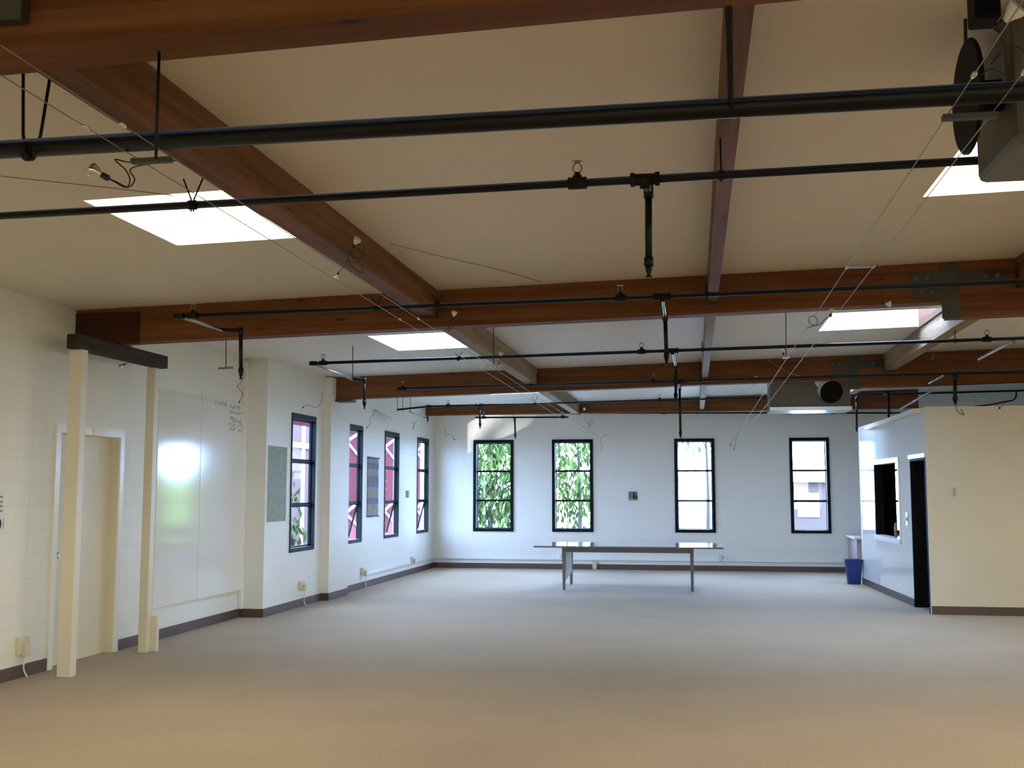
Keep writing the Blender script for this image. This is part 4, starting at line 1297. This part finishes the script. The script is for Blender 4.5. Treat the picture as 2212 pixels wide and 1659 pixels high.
gp = thing('poster', 'tall green leafy patterned poster left of the first left window', 'poster', (X_B, 13.32, 1.16))
MB().box((X_B, 13.003, 1.163), (X_B + 0.008, 13.642, 2.127)).build('backing', M_PAPER, gp)
MB().box((X_B + 0.008, 13.008, 1.168), (X_B + 0.0105, 13.637, 2.122)).build('print', mat_poster(), gp)
sc_ = thing('wall_scroll', 'narrow grey hanging scroll between two left windows', 'scroll', (X_B, 17.56, 1.13))
M_SCR = mat_simple('grey_scroll_cloth', (0.22, 0.22, 0.25), 0.7, var=0.2, scale=9)
M_SCR2 = mat_simple('dark_scroll_band', (0.13, 0.13, 0.17), 0.7, var=0.2, scale=9)
M_SCR3 = mat_simple('olive_scroll_band', (0.24, 0.23, 0.14), 0.7, var=0.2, scale=9)
MB().box((X_B, 17.25, 1.15), (X_B + 0.008, 17.87, 2.10)).build('cloth', M_SCR, sc_)
for z0, z1, mt in ((1.62, 1.80, M_SCR2), (1.48, 1.54, M_SCR3), (1.92, 2.02, M_SCR2), (1.22, 1.30, M_SCR3), (1.34, 1.44, M_SCR2)):
    MB().box((X_B + 0.008, 17.25, z0), (X_B + 0.011, 17.87, z1)).build('band', mt, sc_)
for z in (1.14, 2.105):
    MB().tube([(X_B + 0.014, 17.23, z), (X_B + 0.014, 17.89, z)], 0.012, 8).build('rod', M_SCR2, sc_)
pc = thing('picture', 'tiny dark picture on the left wall before the far corner window', 'picture', (X_B, 19.8, 1.43))
MB().box((X_B, 19.70, 1.43), (X_B + 0.01, 19.91, 1.565)).build('card', M_SCR3, pc)
MB().box((X_B + 0.01, 19.73, 1.44), (X_B + 0.013, 19.82, 1.555)).build('print', M_SCR2, pc)
pc = thing('picture', 'small square photo card on the back wall between the middle windows', 'picture', (-1.2, Y_BACK, 1.37))
MB().box((-1.287, Y_BACK - 0.008, 1.372), (-1.112, Y_BACK, 1.548)).build('card', mat_simple('dusk_blue_print', (0.10, 0.17, 0.26), 0.4), pc)
MB().box((-1.287, Y_BACK - 0.010, 1.372), (-1.112, Y_BACK - 0.008, 1.420)).build('print', mat_simple('sand_print', (0.38, 0.22, 0.10), 0.4), pc)
MB().prism([(-1.20, Y_BACK - 0.010, 1.40), (-1.165, Y_BACK - 0.010, 1.40), (-1.17, Y_BACK - 0.010, 1.52), (-1.19, Y_BACK - 0.010, 1.53)], (0, -0.002, 0)) \
    .prism([(-1.15, Y_BACK - 0.010, 1.40), (-1.12, Y_BACK - 0.010, 1.40), (-1.12, Y_BACK - 0.010, 1.47), (-1.14, Y_BACK - 0.010, 1.48)], (0, -0.002, 0)).build('figure', M_BLACK, pc)

# paper notice at the left edge of the view
pn = thing('paper_notice', 'white paper notice with dark print at the left edge of the view', 'notice', (X_A, 7.9, 1.2))
MB().box((X_A, 7.70, 1.185), (X_A + 0.003, 8.185, 1.37)).box((X_A, 7.70, 1.37), (X_A + 0.003, 8.165, 1.525)).build('sheet', M_PAPER, pn)
m = MB()
for z in (1.505, 1.465, 1.43, 1.39):
    m.box((X_A + 0.003, 7.76, z - 0.010), (X_A + 0.0045, 8.15, z + 0.008))
m.build('text_lines', M_GRINK, pn)
MB().lathe([(0.055, 0), (0.055, 0.002)], (X_A + 0.003, 8.09, 1.285), (1, 0, 0), 20).build('round_mark', M_DKINK, pn)
MB().box((X_A + 0.003, 8.168, 1.24), (X_A + 0.0045, 8.176, 1.33)).build('edge_mark', M_GRINK, pn)


def outlet(label, y, z, x, cord_pts, h=0.13, w=0.11):
    t = thing('wall_outlet', label, 'outlet', (x, y, z))
    MB().box((x, y - w / 2, z - h / 2), (x + 0.035, y + w / 2, z + h / 2)).build('box', M_PLASTIC, t, bevel=0.004)
    MB().box((x + 0.035, y - 0.03, z - h / 2 - 0.02), (x + 0.075, y + 0.03, z + 0.01)).build('adapter', M_PLASTIC, t, bevel=0.004)
    if cord_pts:
        MB().tube(spline(cord_pts), 0.007, 6).build('cord', M_CORD, t)


outlet('ivory outlet with white cord near the left edge of the view', 8.49, 0.265, X_A, [(X_A + 0.06, 8.49, 0.18), (X_A + 0.06, 8.45, 0.12), (X_A + 0.05, 8.47, 0.06), (X_A + 0.07, 8.49, 0.008)], 0.14, 0.15)
outlet('ivory outlet with cord below the window beside the green poster', 14.27, 0.285, X_B, [(X_B + 0.06, 14.27, 0.2), (X_B + 0.06, 14.25, 0.12), (X_B + 0.05, 14.27, 0.06), (X_B + 0.07, 14.31, 0.008)], 0.11, 0.17)
outlet('ivory outlet with cord below the grey scroll', 17.07, 0.275, X_B, [(X_B + 0.06, 17.07, 0.2), (X_B + 0.06, 17.05, 0.1), (X_B + 0.06, 17.09, 0.008)], 0.12, 0.2)
outlet('ivory outlet on the raceway near the far left corner', 20.2, 0.27, X_B, None, 0.1, 0.2)
rc = thing('cable_raceway', 'thin white raceway along the left wall toward the far corner', 'raceway', (X_B, 19.5, 0.2))
MB().box((X_B, 17.2, 0.195), (X_B + 0.022, Y_BACK - 0.03, 0.225)).build('channel', M_WHITE, rc)
rc = thing('cable_raceway', 'thin white raceway along the back wall above the baseboard', 'raceway', (-1, Y_BACK, 0.2))
MB().box((X_B + 0.03, Y_BACK - 0.032, 0.185), (2.9, Y_BACK, 0.225)).build('channel', M_WHITE, rc)


def back_outlet(label, x, z, w, h, mat):
    t = thing('wall_outlet', label, 'outlet', (x, Y_BACK, z))
    MB().box((x - w / 2, Y_BACK - 0.05, z - h / 2), (x + w / 2, Y_BACK, z + h / 2)).build('box', mat, t, bevel=0.004)
    MB().box((x - w / 5, Y_BACK - 0.056, z - h / 4), (x + w / 5, Y_BACK - 0.05, z + h / 4)).build('socket_face', M_PLASTIC, t)


back_outlet('small white outlet on the back raceway behind the left table leg', -2.66, 0.25, 0.06, 0.12, M_WHITE)
back_outlet('small white outlet on the back raceway right of the table', 0.50, 0.245, 0.05, 0.11, M_STEEL)
back_outlet('double white outlet on the back raceway right of the table', 0.62, 0.24, 0.09, 0.09, M_WHITE)
back_outlet('low grey outlet box on the baseboard below the table', -1.97, 0.08, 0.09, 0.15, M_STEEL)

# ------------------------------------------------------------------ table
tb = thing('table', 'long grey laminate table standing before the back wall', 'table', (-1.04, 17.85, 0))
TZ = 0.695
MB().box((-2.50, 17.18, TZ - 0.022), (0.425, 18.52, TZ)).build('table_top', M_TABLE, tb, bevel=0.003)
MB().box((-2.502, 17.172, TZ - 0.026), (0.427, 17.180, TZ - 0.001)).box((-2.508, 17.172, TZ - 0.026), (-2.500, 18.528, TZ - 0.001)) \
    .box((0.425, 17.172, TZ - 0.026), (0.433, 18.528, TZ - 0.001)).build('edge_band', M_TABLE_EDGE, tb)
MB().box((-2.06, 17.36, TZ - 0.105), (-0.03, 17.39, TZ - 0.023)).box((-2.06, 18.40, TZ - 0.105), (-0.03, 18.43, TZ - 0.023)) \
    .box((-2.06, 17.36, TZ - 0.105), (-2.035, 18.43, TZ - 0.023)).box((-0.055, 17.36, TZ - 0.105), (-0.03, 18.43, TZ - 0.023)).build('apron', M_TABLE_EDGE, tb)
for x in (-2.05, -0.045):
    for y in (17.38, 18.41):
        m = MB()
        a, c = 0.030, 0.020
        m.hexa([(x - c, y - c, 0), (x + c, y - c, 0), (x + c, y + c, 0), (x - c, y + c, 0),
                (x - a, y - a, TZ - 0.024), (x + a, y - a, TZ - 0.024), (x + a, y + a, TZ - 0.024), (x - a, y + a, TZ - 0.024)])
        m.build('leg', M_TABLE_EDGE, tb)
m = MB()
m.hexa([(-2.055, 17.41, 0.13), (-2.035, 17.41, 0.13), (-2.035, 18.38, 0.20), (-2.055, 18.38, 0.20),
        (-2.055, 17.41, 0.60), (-2.035, 17.41, 0.60), (-2.035, 18.38, 0.60), (-2.055, 18.38, 0.60)])
m.build('end_panel', M_TABLE_PAN, tb)

# ------------------------------------------------------------------ bin, counter
bn = thing('waste_bin', 'small blue plastic waste bin on the carpet by the office wall', 'bin', (2.635, 19.25, 0))
m = MB()


def rrect(cx, cy, w, d, z, r=0.03, n=4):
    out = []
    for sx, sy, a0 in ((1, 1, 0), (-1, 1, 90), (-1, -1, 180), (1, -1, 270)):
        for i in range(n + 1):
            a = math.radians(a0 + 90 * i / n)
            out.append((cx + sx * (w / 2 - r) + r * math.cos(a), cy + sy * (d / 2 - r) + r * math.sin(a), z))
    return out


levels = [(0.205, 0.16, 0.0), (0.275, 0.22, 0.395), (0.295, 0.24, 0.395), (0.295, 0.24, 0.415), (0.265, 0.21, 0.415), (0.195, 0.15, 0.02)]
rings = [rrect(2.635, 19.25, w, d, z) for w, d, z in levels]
nr = len(rings[0])
for ring in rings:
    m.v += ring
for k in range(len(rings) - 1):
    for j in range(nr):
        m.f.append((k * nr + j, k * nr + (j + 1) % nr, (k + 1) * nr + (j + 1) % nr, (k + 1) * nr + j))
        m.sm.append(False)
m.f.append(tuple(reversed(range(nr))))
m.f.append(tuple(range((len(rings) - 1) * nr, len(rings) * nr)))
m.sm += [False, False]
m.build('bucket', M_BLUE, bn)
ct = thing('counter', 'low counter with white top behind the office wall corner', 'counter', (3.4, 21.4, 0))
MB().box((2.87, 20.75, 0.685), (4.6, 21.93, 0.725)).build('counter_top', M_WHITE, ct, bevel=0.004)
MB().box((2.92, 20.82, 0.12), (4.55, 21.93, 0.685)).build('cabinet', mat_simple('pinkish_grey_cabinet', (0.36, 0.30, 0.30), 0.5), ct)
MB().box((2.94, 20.86, 0.0), (4.55, 21.93, 0.12)).build('plinth', M_WHITE, ct)
m = MB()
a = Vector((3.294, 14.695, 1.543))
tag(m.box((a.x - 0.008, 14.682, a.z - 0.055), (a.x + 0.008, 14.70, a.z + 0.055)).build('wall_hook', M_STEEL, origin=a), 'tiny metal hook on the cream office wall', 'hook')

# repeats of one kind share a group
GROUPS = {'purlin': 'timber purlins under the ceiling', 'ceiling_beam': 'glulam cross beams', 'skylight': 'skylights in the ceiling', 'post': 'cream posts of the door frame',
          'wall_outlet': 'outlets along the walls', 'sprinkler_pipe': 'black sprinkler pipes', 'light_cable': 'taut lighting cables', 'cable_lamp': 'bare low voltage lamps',
          'spacer_bar': 'spacer bars on the lighting cables', 'hanger_rod': 'free hanging threaded rods', 'picture': 'small pictures on the walls', 'young_tree': 'trees behind the back windows',
          'outbuilding': 'buildings outside', 'duct_unit': 'grey duct units', 'wall_board': 'glossy boards on the left wall', 'cable_raceway': 'white raceways above the baseboard', 'loose_wire': 'loose wires'}
for o in SC.objects:
    if o.parent is None and 'label' in o and 'kind' not in o:
        g = GROUPS.get(o.name.split('.')[0])
        if g:
            o['group'] = g
    if '_o' in o:
        del o['_o']
